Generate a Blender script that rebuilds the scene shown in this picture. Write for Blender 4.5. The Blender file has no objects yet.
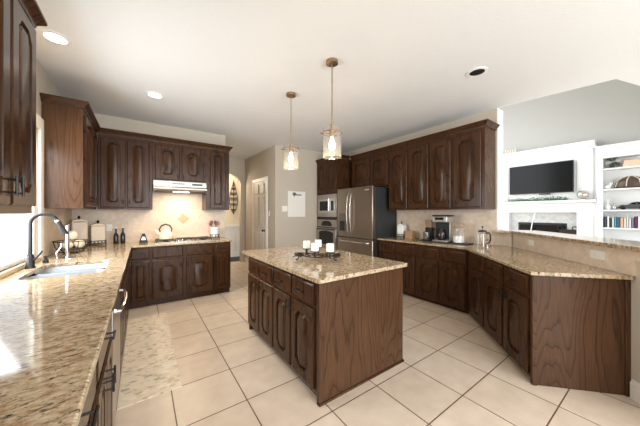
import bpy, bmesh, math, random
from mathutils import Vector, Matrix
random.seed(7)
C = bpy.context.scene.collection
S = bpy.context.scene
PI = math.pi
# ------------------------------------------------------------------ camera, world, lights, exposure
cam = bpy.data.cameras.new('camera'); cam.sensor_width = 36.0; cam.lens = 252.0 * 36.0 / 640.0
cam.clip_start = 0.02
co = bpy.data.objects.new('camera', cam); C.objects.link(co)
co.location = (0, 0, 1.434); co.rotation_euler = (PI / 2, 0, math.radians(-35.235))
S.camera = co
S.view_settings.view_transform = 'Standard'; S.view_settings.look = 'None'
S.view_settings.gamma = 1.0; S.view_settings.use_curve_mapping = False
S.view_settings.exposure = 1.1
w = bpy.data.worlds.new('daylight'); S.world = w; w.use_nodes = True
bg = w.node_tree.nodes['Background']; bg.inputs[0].default_value = (0.82, 0.92, 1.0, 1); bg.inputs[1].default_value = 1.15

def area(name, loc, rot, sx, sy, power, col=(1, 1, 1)):
    l = bpy.data.lights.new(name, 'AREA'); l.shape = 'RECTANGLE'; l.size = sx; l.size_y = sy
    l.energy = power; l.color = col
    o = bpy.data.objects.new(name, l); C.objects.link(o); o.location = loc; o.rotation_euler = rot
    return o
# daylight through the sink window and added fill light from the open side behind the viewer
area('sink_window_daylight', (-1.12, 3.02, 1.62), (0, math.radians(-66), 0), 1.2, 1.3, 30, (0.92, 0.97, 1.0))
area('rear_fill_light', (1.4, -3.4, 1.7), (math.radians(90), 0, 0), 4.4, 2.4, 120, (0.90, 0.96, 1.0))  # added fill light standing in for assumed windows; none built behind the viewer
area('living_room_fill_light', (5.6, 4.1, 2.6), (math.radians(-90), 0, math.radians(48)), 3.0, 3.2, 50, (0.93, 0.97, 1.0))  # added fill light to brighten fireplace wall and bookcase, no window built here

# ------------------------------------------------------------------ materials
def lin(r, g, b):
    f = lambda c: (c / 255) / 12.92 if c / 255 <= 0.04045 else ((c / 255 + 0.055) / 1.055) ** 2.4
    return (f(r), f(g), f(b), 1)
MATS = {}
def mat(name, col, rough=0.5, metal=0.0, noise=0.0, scale=8.0, coat=0.0, bump=0.0, emit=None, es=0.0, spec=0.5):
    if name in MATS: return MATS[name]
    m = bpy.data.materials.new(name); m.use_nodes = True; MATS[name] = m
    N = m.node_tree.nodes; L = m.node_tree.links; b = N['Principled BSDF']
    b.inputs['Roughness'].default_value = rough; b.inputs['Metallic'].default_value = metal
    b.inputs['Specular IOR Level'].default_value = spec
    b.inputs['Coat Weight'].default_value = coat
    tc = N.new('ShaderNodeTexCoord'); nz = N.new('ShaderNodeTexNoise')
    nz.inputs['Scale'].default_value = scale; nz.inputs['Detail'].default_value = 3
    L.new(tc.outputs['Object'], nz.inputs['Vector'])
    mx = N.new('ShaderNodeMix'); mx.data_type = 'RGBA'
    k = noise
    mx.inputs[6].default_value = tuple(c * (1 - k) for c in col[:3]) + (1,)
    mx.inputs[7].default_value = tuple(min(1, c * (1 + k)) for c in col[:3]) + (1,)
    L.new(nz.outputs['Fac'], mx.inputs[0]); L.new(mx.outputs[2], b.inputs['Base Color'])
    if bump:
        bp = N.new('ShaderNodeBump'); bp.inputs['Strength'].default_value = bump; bp.inputs['Distance'].default_value = 0.01
        L.new(nz.outputs['Fac'], bp.inputs['Height']); L.new(bp.outputs[0], b.inputs['Normal'])
    if emit:
        b.inputs['Emission Color'].default_value = emit; b.inputs['Emission Strength'].default_value = es
    return m

def ramp(N, stops):
    r = N.new('ShaderNodeValToRGB'); e = r.color_ramp.elements
    e[0].position, e[0].color = stops[0]; e[1].position, e[1].color = stops[-1]
    for p, c in stops[1:-1]:
        n = e.new(p); n.color = c
    return r
def mth(N, L, op, a, b=None):
    n = N.new('ShaderNodeMath'); n.operation = op
    for i, v in enumerate((a, b)):
        if v is None: continue
        if isinstance(v, (int, float)): n.inputs[i].default_value = v
        else: L.new(v, n.inputs[i])
    return n.outputs[0]
def mixc(N, L, fac, a, b, mode='MIX'):
    n = N.new('ShaderNodeMix'); n.data_type = 'RGBA'; n.blend_type = mode
    for i, v in ((0, fac), (6, a), (7, b)):
        if isinstance(v, (int, float, tuple)): n.inputs[i].default_value = v
        else: L.new(v, n.inputs[i])
    return n.outputs[2]

def wood(name, light, dark, line, ring=9.0, ringamt=0.75, rough=0.25, zs=0.16, hs=2.6):
    m = bpy.data.materials.new(name); m.use_nodes = True; MATS[name] = m
    N = m.node_tree.nodes; L = m.node_tree.links; b = N['Principled BSDF']
    tc = N.new('ShaderNodeTexCoord'); oi = N.new('ShaderNodeObjectInfo')
    off = N.new('ShaderNodeVectorMath'); off.operation = 'ADD'
    cmb = N.new('ShaderNodeCombineXYZ')
    for i in range(3): L.new(mth(N, L, 'MULTIPLY', oi.outputs['Random'], 7.3 + 3 * i), cmb.inputs[i])
    L.new(tc.outputs['Object'], off.inputs[0]); L.new(cmb.outputs[0], off.inputs[1])
    def mapped(sx, sy, sz):
        mp = N.new('ShaderNodeMapping'); mp.inputs['Scale'].default_value = (sx, sy, sz)
        L.new(off.outputs[0], mp.inputs[0]); return mp.outputs[0]
    n1 = N.new('ShaderNodeTexNoise'); n1.inputs['Scale'].default_value = 1; n1.inputs['Detail'].default_value = 1.2
    n1.inputs['Roughness'].default_value = 0.35
    L.new(mapped(hs, hs, hs * zs), n1.inputs['Vector'])
    n3 = N.new('ShaderNodeTexNoise'); n3.inputs['Scale'].default_value = 1; n3.inputs['Detail'].default_value = 4
    L.new(mapped(22, 22, 1.6), n3.inputs['Vector'])
    jit = mth(N, L, 'MULTIPLY', n3.outputs['Fac'], 0.05)
    fr = mth(N, L, 'FRACT', mth(N, L, 'MULTIPLY', mth(N, L, 'ADD', n1.outputs['Fac'], jit), ring * 2))
    rl = ramp(N, [(0.0, (0.1, 0.1, 0.1, 1)), (0.5, (0.0, 0.0, 0.0, 1)), (0.80, (0.35, 0.35, 0.35, 1)), (0.9, (1, 1, 1, 1)), (0.95, (0.9, 0.9, 0.9, 1)), (1.0, (0.1, 0.1, 0.1, 1))])
    L.new(fr, rl.inputs[0])
    n2 = N.new('ShaderNodeTexNoise'); n2.inputs['Scale'].default_value = 1; n2.inputs['Detail'].default_value = 3
    L.new(mapped(150, 150, 5), n2.inputs['Vector'])
    st = ramp(N, [(0.35, (0, 0, 0, 1)), (0.7, (1, 1, 1, 1))]); L.new(n2.outputs['Fac'], st.inputs[0])
    n4 = N.new('ShaderNodeTexNoise'); n4.inputs['Scale'].default_value = 3.0; n4.inputs['Detail'].default_value = 2
    L.new(off.outputs[0], n4.inputs['Vector'])
    base = mixc(N, L, n4.outputs['Fac'], light, dark)
    c1 = mixc(N, L, mth(N, L, 'MULTIPLY', rl.outputs[0], ringamt), base, line)
    c2 = mixc(N, L, mth(N, L, 'MULTIPLY', st.outputs[0], 0.4), c1, line)
    L.new(c2, b.inputs['Base Color'])
    b.inputs['Roughness'].default_value = rough; b.inputs['Specular IOR Level'].default_value = 0.2
    bp = N.new('ShaderNodeBump'); bp.inputs['Strength'].default_value = 0.12; bp.inputs['Distance'].default_value = 0.002
    L.new(n2.outputs['Fac'], bp.inputs['Height']); L.new(bp.outputs[0], b.inputs['Normal'])
    return m
WOOD = wood('stained_oak', (0.094, 0.0390, 0.0160, 1), (0.045, 0.0182, 0.0076, 1), (0.014, 0.0057, 0.0028, 1))
PANEL = wood('stained_oak_veneer', (0.110, 0.0515, 0.0245, 1), (0.066, 0.0300, 0.0142, 1), (0.023, 0.0102, 0.0052, 1), ring=9, ringamt=0.62, zs=0.15, hs=4.0)

def granite(name):
    m = bpy.data.materials.new(name); m.use_nodes = True; MATS[name] = m
    N = m.node_tree.nodes; L = m.node_tree.links; b = N['Principled BSDF']
    tc = N.new('ShaderNodeTexCoord')
    def noise(scale, det, rough, sc=(1, 1, 1), rot=0.0):
        mp = N.new('ShaderNodeMapping'); mp.inputs['Scale'].default_value = sc; mp.inputs['Rotation'].default_value = (0, 0, rot)
        L.new(tc.outputs['Object'], mp.inputs[0])
        n = N.new('ShaderNodeTexNoise'); n.inputs['Scale'].default_value = scale; n.inputs['Detail'].default_value = det
        n.inputs['Roughness'].default_value = rough; n.inputs['Distortion'].default_value = 0.4
        L.new(mp.outputs[0], n.inputs['Vector']); return n.outputs['Fac']
    a = ramp(N, [(0.30, lin(110, 86, 62)), (0.42, lin(160, 132, 100)), (0.52, lin(184, 162, 132)), (0.64, lin(200, 183, 156)), (0.80, lin(172, 142, 106))])
    L.new(noise(24, 5, 0.7, (1, 1.9, 1), 0.5), a.inputs[0])
    d = ramp(N, [(0.55, (0, 0, 0, 1)), (0.64, (1, 1, 1, 1))]); L.new(noise(27, 4, 0.7, (1, 2.4, 1), 0.5), d.inputs[0])
    c = mixc(N, L, mth(N, L, 'MULTIPLY', d.outputs[0], 0.9), a.outputs[0], lin(62, 46, 34))
    e = ramp(N, [(0.60, (0, 0, 0, 1)), (0.68, (1, 1, 1, 1))]); L.new(noise(75, 3, 0.6), e.inputs[0])
    c = mixc(N, L, mth(N, L, 'MULTIPLY', e.outputs[0], 0.6), c, lin(48, 40, 36))
    g = ramp(N, [(0.62, (0, 0, 0, 1)), (0.7, (1, 1, 1, 1))]); L.new(noise(48, 3, 0.6, (1, 1, 1), 1.3), g.inputs[0])
    c = mixc(N, L, mth(N, L, 'MULTIPLY', g.outputs[0], 0.35), c, lin(224, 212, 192))
    L.new(c, b.inputs['Base Color']); b.inputs['Roughness'].default_value = 0.09
    b.inputs['Specular IOR Level'].default_value = 0.6
    return m
GRANITE = granite('speckled_beige_granite')

def tiles(name, plane, size, mortar, c1, c2, cm, off=(0, 0), rot=0.0, rough=0.35, mott=None, bump=0.3):
    m = bpy.data.materials.new(name); m.use_nodes = True; MATS[name] = m
    N = m.node_tree.nodes; L = m.node_tree.links; b = N['Principled BSDF']
    tc = N.new('ShaderNodeTexCoord'); sp = N.new('ShaderNodeSeparateXYZ'); cb = N.new('ShaderNodeCombineXYZ')
    L.new(tc.outputs['Object'], sp.inputs[0])
    L.new(sp.outputs[0], cb.inputs[0]); L.new(sp.outputs[1 if plane == 'xy' else 2], cb.inputs[1])
    mp = N.new('ShaderNodeMapping'); mp.vector_type = 'POINT'
    mp.inputs['Location'].default_value = (off[0], off[1], 0); mp.inputs['Rotation'].default_value = (0, 0, rot)
    L.new(cb.outputs[0], mp.inputs[0])
    br = N.new('ShaderNodeTexBrick'); br.offset = 0.0; br.squash = 1.0
    br.inputs['Scale'].default_value = 1; br.inputs['Mortar Size'].default_value = mortar; br.inputs['Mortar Smooth'].default_value = 0.1
    br.inputs['Brick Width'].default_value = size; br.inputs['Row Height'].default_value = size; br.inputs['Bias'].default_value = 0
    br.inputs['Color1'].default_value = c1; br.inputs['Color2'].default_value = c2; br.inputs['Mortar'].default_value = cm
    L.new(mp.outputs[0], br.inputs['Vector'])
    nz = N.new('ShaderNodeTexNoise'); nz.inputs['Scale'].default_value = 7 if plane == 'xy' else 16; nz.inputs['Detail'].default_value = 4
    L.new(tc.outputs['Object'], nz.inputs['Vector'])
    rp = ramp(N, [(0.3, mott or (0.8, 0.8, 0.8, 1)), (0.7, (1, 1, 1, 1))]); L.new(nz.outputs['Fac'], rp.inputs[0])
    L.new(mixc(N, L, 1.0, br.outputs['Color'], rp.outputs[0], 'MULTIPLY'), b.inputs['Base Color'])
    b.inputs['Roughness'].default_value = rough
    bp = N.new('ShaderNodeBump'); bp.inputs['Strength'].default_value = bump; bp.inputs['Distance'].default_value = 0.003
    L.new(mth(N, L, 'SUBTRACT', 1.0, br.outputs['Fac']), bp.inputs['Height']); L.new(bp.outputs[0], b.inputs['Normal'])
    return m
FLOOR = tiles('beige_floor_tile', 'xy', 0.466, 0.0045, lin(222, 203, 183), lin(215, 195, 174), lin(104, 80, 62), off=(-0.193, -0.505), rough=0.33, mott=(0.88, 0.86, 0.84, 1))
SPLASH = tiles('tumbled_stone_backsplash', 'xz', 0.15, 0.0016, lin(226, 208, 189), lin(219, 199, 178), lin(206, 186, 166), rot=PI / 4, rough=0.55, mott=(0.86, 0.83, 0.79, 1), bump=0.15)
HEARTH = tiles('marble_surround_tile', 'xz', 0.14, 0.003, lin(214, 214, 212), lin(200, 201, 201), lin(232, 232, 230), rot=PI / 4, rough=0.3)

def glassmat(name, transp=0.8, milky=0.0, tint=(1, 1, 1, 1)):
    m = bpy.data.materials.new(name); m.use_nodes = True; MATS[name] = m
    N = m.node_tree.nodes; L = m.node_tree.links; out = N['Material Output']; N.remove(N['Principled BSDF'])
    t = N.new('ShaderNodeBsdfTransparent'); t.inputs[0].default_value = tint
    g = N.new('ShaderNodeBsdfGlossy'); g.inputs['Roughness'].default_value = 0.03
    lw = N.new('ShaderNodeLayerWeight'); frs = mth(N, L, 'ADD', mth(N, L, 'MULTIPLY', mth(N, L, 'POWER', lw.outputs['Facing'], 5.0), 0.7), 0.035)
    tc = N.new('ShaderNodeTexCoord'); nz = N.new('ShaderNodeTexNoise'); nz.inputs['Scale'].default_value = 30
    L.new(tc.outputs['Object'], nz.inputs['Vector'])
    a = N.new('ShaderNodeMixShader'); L.new(frs, a.inputs[0]); L.new(t.outputs[0], a.inputs[1]); L.new(g.outputs[0], a.inputs[2])
    last = a
    if milky:
        d = N.new('ShaderNodeBsdfTranslucent'); d.inputs[0].default_value = (0.95, 0.93, 0.9, 1)
        d2 = N.new('ShaderNodeBsdfDiffuse'); d2.inputs[0].default_value = (0.9, 0.88, 0.85, 1)
        md = N.new('ShaderNodeMixShader'); md.inputs[0].default_value = 0.5; L.new(d.outputs[0], md.inputs[1]); L.new(d2.outputs[0], md.inputs[2])
        q = N.new('ShaderNodeMixShader')
        L.new(mth(N, L, 'MULTIPLY', nz.outputs['Fac'], milky * 2), q.inputs[0]); L.new(a.outputs[0], q.inputs[1]); L.new(md.outputs[0], q.inputs[2]); last = q
    L.new(last.outputs[0], out.inputs[0])
    return m
GLASS = glassmat('clear_glass'); SEEDED = glassmat('seeded_glass', milky=0.03)

WALL = mat('greige_paint', lin(193, 180, 163), 0.75, noise=0.02, scale=60, bump=0.05)
LWALL = mat('pale_grey_paint', lin(190, 188, 182), 0.75, noise=0.02, scale=60)
CEIL = mat('textured_ceiling_paint', lin(233, 233, 232), 0.85, noise=0.025, scale=45, bump=0.25)
WHITE = mat('white_paint', lin(240, 240, 238), 0.45, noise=0.01)
TRIMW = mat('trim_white', lin(232, 228, 220), 0.45, noise=0.01)
CREAMW = mat('casing_cream', lin(232, 222, 206), 0.5, noise=0.02)
STEEL = mat('stainless_steel', lin(178, 172, 166), 0.30, 1.0, noise=0.06, scale=4)
FRIDGE = mat('fridge_stainless', lin(158, 146, 134), 0.33, 1.0, noise=0.05, scale=3)
CHROME = mat('polished_chrome', lin(215, 215, 215), 0.12, 1.0)
SINKM = mat('sink_steel', lin(176, 180, 186), 0.42, 0.9, noise=0.04)
BLACK = mat('black_metal', lin(24, 22, 22), 0.38, 0.3)
BLACKP = mat('black_plastic', lin(26, 26, 28), 0.35, noise=0.1)
GLOSSBLK = mat('black_glass', lin(14, 14, 15), 0.06)
FSIDE = mat('fridge_side_charcoal', lin(46, 48, 48), 0.5, noise=0.05, scale=200)
BRONZE = mat('brushed_bronze', lin(158, 132, 102), 0.35, 0.85, noise=0.1)
IRON = mat('dark_iron', lin(52, 44, 38), 0.5, 0.5, noise=0.2)
FAUCET = mat('faucet_gunmetal', lin(52, 50, 50), 0.32, 0.6, noise=0.08)
CERAM = mat('cream_ceramic', lin(226, 214, 192), 0.25, noise=0.04)
CANM = mat('canister_beige', lin(205, 186, 160), 0.35, noise=0.06)
CERW = mat('white_ceramic', lin(240, 238, 232), 0.2, noise=0.02)
ENAMEL = mat('cream_enamel', lin(238, 226, 192), 0.18, noise=0.02)
WAX = mat('white_wax', lin(248, 243, 230), 0.5, noise=0.02)
PLATE = mat('outlet_white', lin(236, 230, 220), 0.4)
BOARD = mat('board_white', lin(236, 230, 222), 0.4, noise=0.02)
INK = mat('dark_ink', lin(40, 38, 38), 0.6)
TVM = mat('tv_screen', lin(16, 17, 19), 0.2, noise=0.1, spec=0.2)
DOORW = mat('hall_door_paint', lin(214, 205, 192), 0.45, noise=0.01)
GREEN = mat('garland_green', lin(100, 128, 106), 0.7, noise=0.4, scale=30)
PURPLE = mat('utensil_purple', lin(112, 62, 72), 0.4, noise=0.1)
TAN = mat('tan_wood', lin(178, 140, 100), 0.5, noise=0.15, scale=12)
AMBER = mat('smoky_amber', lin(150, 122, 96), 0.2, noise=0.1)
FOOD = mat('garlic_skin', lin(232, 216, 190), 0.6, noise=0.1, scale=25)
RUGD = mat('dark_mat', lin(52, 50, 52), 0.9, noise=0.2, scale=60)
SHELL = mat('bronze_shell', lin(92, 76, 66), 0.4, 0.5, noise=0.45, scale=9)
CARM = mat('pewter', lin(98, 100, 104), 0.3, 0.7, noise=0.2)
SILVER = mat('mercury_glass', lin(205, 200, 192), 0.22, 0.8, noise=0.25, scale=14)
BULB = mat('bulb_glow', (1, 0.8, 0.55, 1), 0.4, emit=(1, 0.74, 0.42, 1), es=4)
LAMPON = mat('lamp_lens_lit', (1, 1, 1, 1), 0.4, emit=(1, 0.9, 0.75, 1), es=4)
FIREBRICK = mat('firebox_black', lin(22, 23, 26), 0.4, noise=0.2)
PEACH = mat('peach_cloth', lin(232, 196, 168), 0.7, noise=0.05)

def pebble(name):
    m = bpy.data.materials.new(name); m.use_nodes = True; MATS[name] = m
    N = m.node_tree.nodes; L = m.node_tree.links; b = N['Principled BSDF']
    tc = N.new('ShaderNodeTexCoord'); mp = N.new('ShaderNodeMapping'); mp.inputs['Scale'].default_value = (20, 34, 1)
    mp.inputs['Rotation'].default_value = (0, 0, 0.35)
    L.new(tc.outputs['Object'], mp.inputs[0])
    v = N.new('ShaderNodeTexVoronoi'); v.inputs['Scale'].default_value = 1; v.inputs['Randomness'].default_value = 1
    L.new(mp.outputs[0], v.inputs['Vector'])
    e = N.new('ShaderNodeTexVoronoi'); e.feature = 'DISTANCE_TO_EDGE'; e.inputs['Scale'].default_value = 1; L.new(mp.outputs[0], e.inputs['Vector'])
    sp = N.new('ShaderNodeSeparateColor'); L.new(v.outputs['Color'], sp.inputs[0])
    r = ramp(N, [(0.0, lin(226, 208, 184)), (0.42, lin(216, 196, 170)), (0.6, lin(202, 178, 148)), (0.74, lin(230, 218, 200)), (0.88, lin(172, 164, 150)), (0.95, lin(196, 170, 128)), (1.0, lin(150, 142, 128))])
    r.color_ramp.interpolation = 'CONSTANT'
    L.new(sp.outputs[0], r.inputs[0])
    g = ramp(N, [(0.03, lin(220, 204, 184)), (0.12, (1, 1, 1, 1))]); L.new(e.outputs['Distance'], g.inputs[0])
    k = ramp(N, [(0.04, (0, 0, 0, 1)), (0.14, (1, 1, 1, 1))]); L.new(e.outputs['Distance'], k.inputs[0])
    L.new(mixc(N, L, k.outputs[0], lin(222, 206, 186), r.outputs[0]), b.inputs['Base Color'])
    b.inputs['Roughness'].default_value = 0.7
    return m
PEBBLE = pebble('pebble_print')

# ------------------------------------------------------------------ mesh helpers
class B:
    def __init__(s): s.m = bmesh.new()
    def box(s, x0, x1, y0, y1, z0, z1):
        v = [s.m.verts.new(p) for p in ((x0, y0, z0), (x1, y0, z0), (x1, y1, z0), (x0, y1, z0), (x0, y0, z1), (x1, y0, z1), (x1, y1, z1), (x0, y1, z1))]
        for f in ((0, 3, 2, 1), (4, 5, 6, 7), (0, 1, 5, 4), (1, 2, 6, 5), (2, 3, 7, 6), (3, 0, 4, 7)): s.m.faces.new([v[i] for i in f])
        return s
    def prism(s, poly, z0, z1):
        b = [s.m.verts.new((x, y, z0)) for x, y in poly]; t = [s.m.verts.new((x, y, z1)) for x, y in poly]
        n = len(poly)
        s.m.faces.new(b[::-1]); s.m.faces.new(t)
        for i in range(n): s.m.faces.new((b[i], b[(i + 1) % n], t[(i + 1) % n], t[i]))
        return s
    def extr(s, poly, axis, a0, a1):   # polygon in the plane across axis, extruded along it
        def P(p, a): return {'x': (a, p[0], p[1]), 'y': (p[0], a, p[1])}[axis]
        b = [s.m.verts.new(P(p, a0)) for p in poly]; t = [s.m.verts.new(P(p, a1)) for p in poly]; n = len(poly)
        s.m.faces.new(b); s.m.faces.new(t[::-1])
        for i in range(n): s.m.faces.new((b[(i + 1) % n], b[i], t[i], t[(i + 1) % n]))
        return s
    def lathe(s, prof, c=(0, 0, 0), seg=24, axis=None):
        M = Matrix.Translation(c)
        if axis is not None: M = M @ Vector((0, 0, 1)).rotation_difference(Vector(axis)).to_matrix().to_4x4()
        rings = []
        for r, z in prof:
            if r < 1e-5: rings.append([s.m.verts.new(M @ Vector((0, 0, z)))])
            else: rings.append([s.m.verts.new(M @ Vector((r * math.cos(2 * PI * i / seg), r * math.sin(2 * PI * i / seg), z))) for i in range(seg)])
        for a, b in zip(rings, rings[1:]):
            for i in range(seg):
                j = (i + 1) % seg
                if len(a) == 1 and len(b) == 1: continue
                if len(a) == 1: s.m.faces.new((a[0], b[j], b[i]))
                elif len(b) == 1: s.m.faces.new((a[i], a[j], b[0]))
                else: s.m.faces.new((a[i], a[j], b[j], b[i]))
        if len(rings[0]) > 1: s.m.faces.new(rings[0][::-1])
        if len(rings[-1]) > 1: s.m.faces.new(rings[-1])
        return s
    def cyl(s, p0, p1, r, seg=16, r1=None):
        p0, p1 = Vector(p0), Vector(p1); d = p1 - p0
        return s.lathe([(r, 0), (r if r1 is None else r1, d.length)], p0, seg, d.normalized())
    def tube(s, pts, r, seg=10, closed=False):
        pts = [Vector(p) for p in pts]; n = len(pts); rings = []; up = None
        for i, p in enumerate(pts):
            a = pts[(i - 1) % n] if (i or closed) else p; b = pts[(i + 1) % n] if (i < n - 1 or closed) else p
            t = (b - a).normalized()
            if up is None: up = t.orthogonal().normalized()
            up = (up - t * up.dot(t)); up = up.normalized() if up.length > 1e-6 else t.orthogonal().normalized()
            q = t.cross(up); rr = r(i / (n - 1)) if callable(r) else r
            rings.append([s.m.verts.new(p + (up * math.cos(2 * PI * k / seg) + q * math.sin(2 * PI * k / seg)) * rr) for k in range(seg)])
        pr = list(zip(rings, rings[1:])) + ([(rings[-1], rings[0])] if closed else [])
        for a, b in pr:
            for k in range(seg): s.m.faces.new((a[k], a[(k + 1) % seg], b[(k + 1) % seg], b[k]))
        if not closed: s.m.faces.new(rings[0][::-1]); s.m.faces.new(rings[-1])
        return s
    def ball(s, c, r, sc=(1, 1, 1), seg=16):
        M = Matrix.Translation(c) @ Matrix.Diagonal((*sc, 1))
        bmesh.ops.create_uvsphere(s.m, u_segments=seg, v_segments=max(6, seg // 2), radius=r, matrix=M); return s
    def build(s, name, m, parent=None, loc=None, bevel=0.0, rot=None, smooth=True, kind=None):
        bmesh.ops.recalc_face_normals(s.m, faces=s.m.faces[:])
        me = bpy.data.meshes.new(name); s.m.to_mesh(me); s.m.free()
        if smooth:
            for p in me.polygons: p.use_smooth = True
            me.set_sharp_from_angle(angle=math.radians(32))
        me.materials.append(m)
        o = bpy.data.objects.new(name, me); C.objects.link(o)
        if parent: o.parent = parent
        if loc is not None: o.location = loc
        if rot is not None: o.rotation_euler = rot
        if bevel:
            bv = o.modifiers.new('bevel', 'BEVEL'); bv.width = bevel; bv.segments = 2; bv.limit_method = 'ANGLE'; bv.angle_limit = math.radians(40)
            bv.harden_normals = False
        if kind: o['kind'] = kind
        return o
def thing(name, label, cat, loc=(0, 0, 0), rz=0.0, group=None):
    o = bpy.data.objects.new(name, None); C.objects.link(o); o.empty_display_size = 0.1
    o.location = loc; o.rotation_euler = (0, 0, rz); o['label'] = label; o['category'] = cat
    if group: o['group'] = group
    return o
def tag(o, label, cat, group=None, kind=None):
    o['label'] = label; o['category'] = cat
    if group: o['group'] = group
    if kind: o['kind'] = kind
    return o
def st(name, b, m, parent=None, loc=None, rot=None, bevel=0.0):
    return b.build(name, m, parent, loc, bevel, rot, kind='structure')

# ------------------------------------------------------------------ the room
R90 = PI / 2
CT = 0.95           # worktop top
st('floor', B().box(-1.0, 9.4, -4.0, 9.6, -0.05, 0.0), FLOOR)
st('ceiling', B().prism([(-1.0, -4.0), (9.4, -4.0), (9.4, -1.07), (4.525, 0.41), (4.42, 1.0), (4.34, 1.55), (4.34, 9.6), (-1.0, 9.6)], 3.0, 3.08), CEIL)
# left wall with the window opening
WY0, WY1, WZ0, WZ1 = 2.36, 3.77, 0.985, 2.3
st('wall_left', B().box(-0.915, -0.874, -2.2, WY0, 0, 3.0).box(-0.915, -0.874, WY1, 5.4, 0, 3.0).box(-0.915, -0.874, WY0, WY1, 0, WZ0).box(-0.915, -0.874, WY0, WY1, WZ1, 3.0), WALL)
wn = st('window_1', B().box(-0.912, -0.89, WY0, WY0 + .04, WZ0, WZ1).box(-0.912, -0.89, WY1 - .04, WY1, WZ0, WZ1).box(-0.912, -0.89, WY0 + .04, WY1 - .04, WZ0, WZ0 + .035).box(-0.912, -0.89, WY0 + .04, WY1 - .04, WZ1 - .04, WZ1), TRIMW)
st('window_pane', B().box(-0.903, -0.899, WY0 + .04, WY1 - .04, WZ0 + .035, WZ1 - .04), GLASS, wn)
st('window_casing', B().box(-0.872, -0.85, WY1 + 0.005, WY1 + .11, CT + .002, 2.42).box(-0.872, -0.85, WY0 - .11, WY1, WZ1, 2.42), CREAMW, wn)
st('window_sill', B().box(-0.889, -0.845, WY0 - .02, WY1, CT + .002, WZ0), mat('sill_stone', lin(206, 178, 144), 0.3, noise=0.1, scale=20), wn)
st('wall_back', B().box(-1.0, 1.38, 5.27, 5.40, 0, 3.0), WALL)
st('wall_right', B().box(4.33, 4.53, 1.55, 5.42, 0, 3.0), WALL)
st('wall_end_strip', B().box(4.332, 4.528, 1.538, 1.5495, 1.183, 2.999), WHITE)  # thin white strip covering the end face of the right wall
st('wall_pantry', B().box(2.49, 4.53, 5.30, 5.42, 0, 3.0), WALL)
st('wall_hall_side', B().box(2.49, 2.61, 5.42, 7.38, 0, 3.0), WALL)
# hall back wall with an arched opening, the lit room beyond it
arch = [(0.1, 0.0), (1.25, 0.0), (1.25, 2.25)]
for i in range(17):
    a = PI - PI * i / 16
    arch.append((1.81 + 0.56 * math.cos(a), 2.25 + 0.36 * math.sin(a)))
arch += [(2.37, 0.0), (2.61, 0.0), (2.61, 3.0), (0.1, 3.0)]
st('wall_hall_back', B().extr(arch, 'y', 7.38, 7.50), WALL)
st('wall_dining', B().box(0.1, 4.4, 8.40, 8.5, 0, 3.0), mat('dining_cream_paint', lin(226, 208, 180), 0.75, noise=0.02))
st('wall_hall_left', B().box(-1.0, -0.9, 5.40, 9.6, 0, 3.0), WALL)
# wainscot of the dining room seen through the arch
wsc = B().box(0.1, 4.4, 8.388, 8.40, 0.0, 0.98)
for k in range(9):
    x0 = 0.22 + k * 0.46
    wsc.box(x0, x0 + .36, 8.378, 8.388, 0.2, 0.22).box(x0, x0 + .36, 8.378, 8.388, 0.76, 0.78).box(x0, x0 + .02, 8.378, 8.388, 0.22, 0.76).box(x0 + .34, x0 + .36, 8.378, 8.388, 0.22, 0.76)
st('trim_1', wsc, TRIMW)
st('trim_2', B().box(0.1, 4.4, 8.35, 8.399, 0.98, 1.05), TRIMW)
st('baseboard_dining', B().box(0.1, 4.4, 8.36, 8.387, 0.0, 0.13), TRIMW)
st('baseboard_hall', B().box(2.465, 2.489, 5.42, 5.70, 0.0, 0.12).box(2.465, 2.489, 6.66, 7.37, 0.0, 0.12), TRIMW)
# six panel pantry door in the hall side wall
dr = st('door_1', B().box(2.470, 2.489, 5.79, 6.59, 0.01, 2.24), DOORW)
for (z0, z1) in ((0.2, 0.95), (1.08, 1.85), (1.93, 2.17)):
    for (y0, y1) in ((5.88, 6.15), (6.23, 6.50)):
        st('door_panel', B().box(2.448, 2.470, y0, y1, z0, z1), DOORW, dr, bevel=0.016)
st('door_casing', B().box(2.455, 2.489, 5.71, 5.79, 0.0, 2.32).box(2.455, 2.489, 6.59, 6.67, 0.0, 2.32).box(2.455, 2.489, 5.79, 6.59, 2.24, 2.32), TRIMW, dr)
st('door_knob', B().lathe([(0.0, 0), (0.028, 0), (0.028, 0.008), (0.012, 0.012), (0.012, 0.035), (0.03, 0.05), (0.03, 0.06), (0, 0.075)], (2.468, 5.87, 1.0), 14, (-1, 0, 0)), IRON, dr)
# living room
st('wall_living', B().box(9.35, 9.47, -4.0, 4.6, 0, 4.8), LWALL)
st('ceiling_living', B().prism([(4.34, 4.6), (4.34, 1.55), (4.42, 1.0), (4.525, 0.41), (9.4, -1.07), (9.4, 4.6)], 4.8, 4.88), CEIL)
st('wall_header', B().prism([(4.34, 4.6), (4.34, 1.55), (4.42, 1.0), (4.525, 0.41), (9.35, -1.06), (9.35, -1.16), (4.44, 0.33), (4.34, 1.0), (4.26, 1.55), (4.26, 4.6)], 3.081, 4.8), LWALL)
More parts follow.
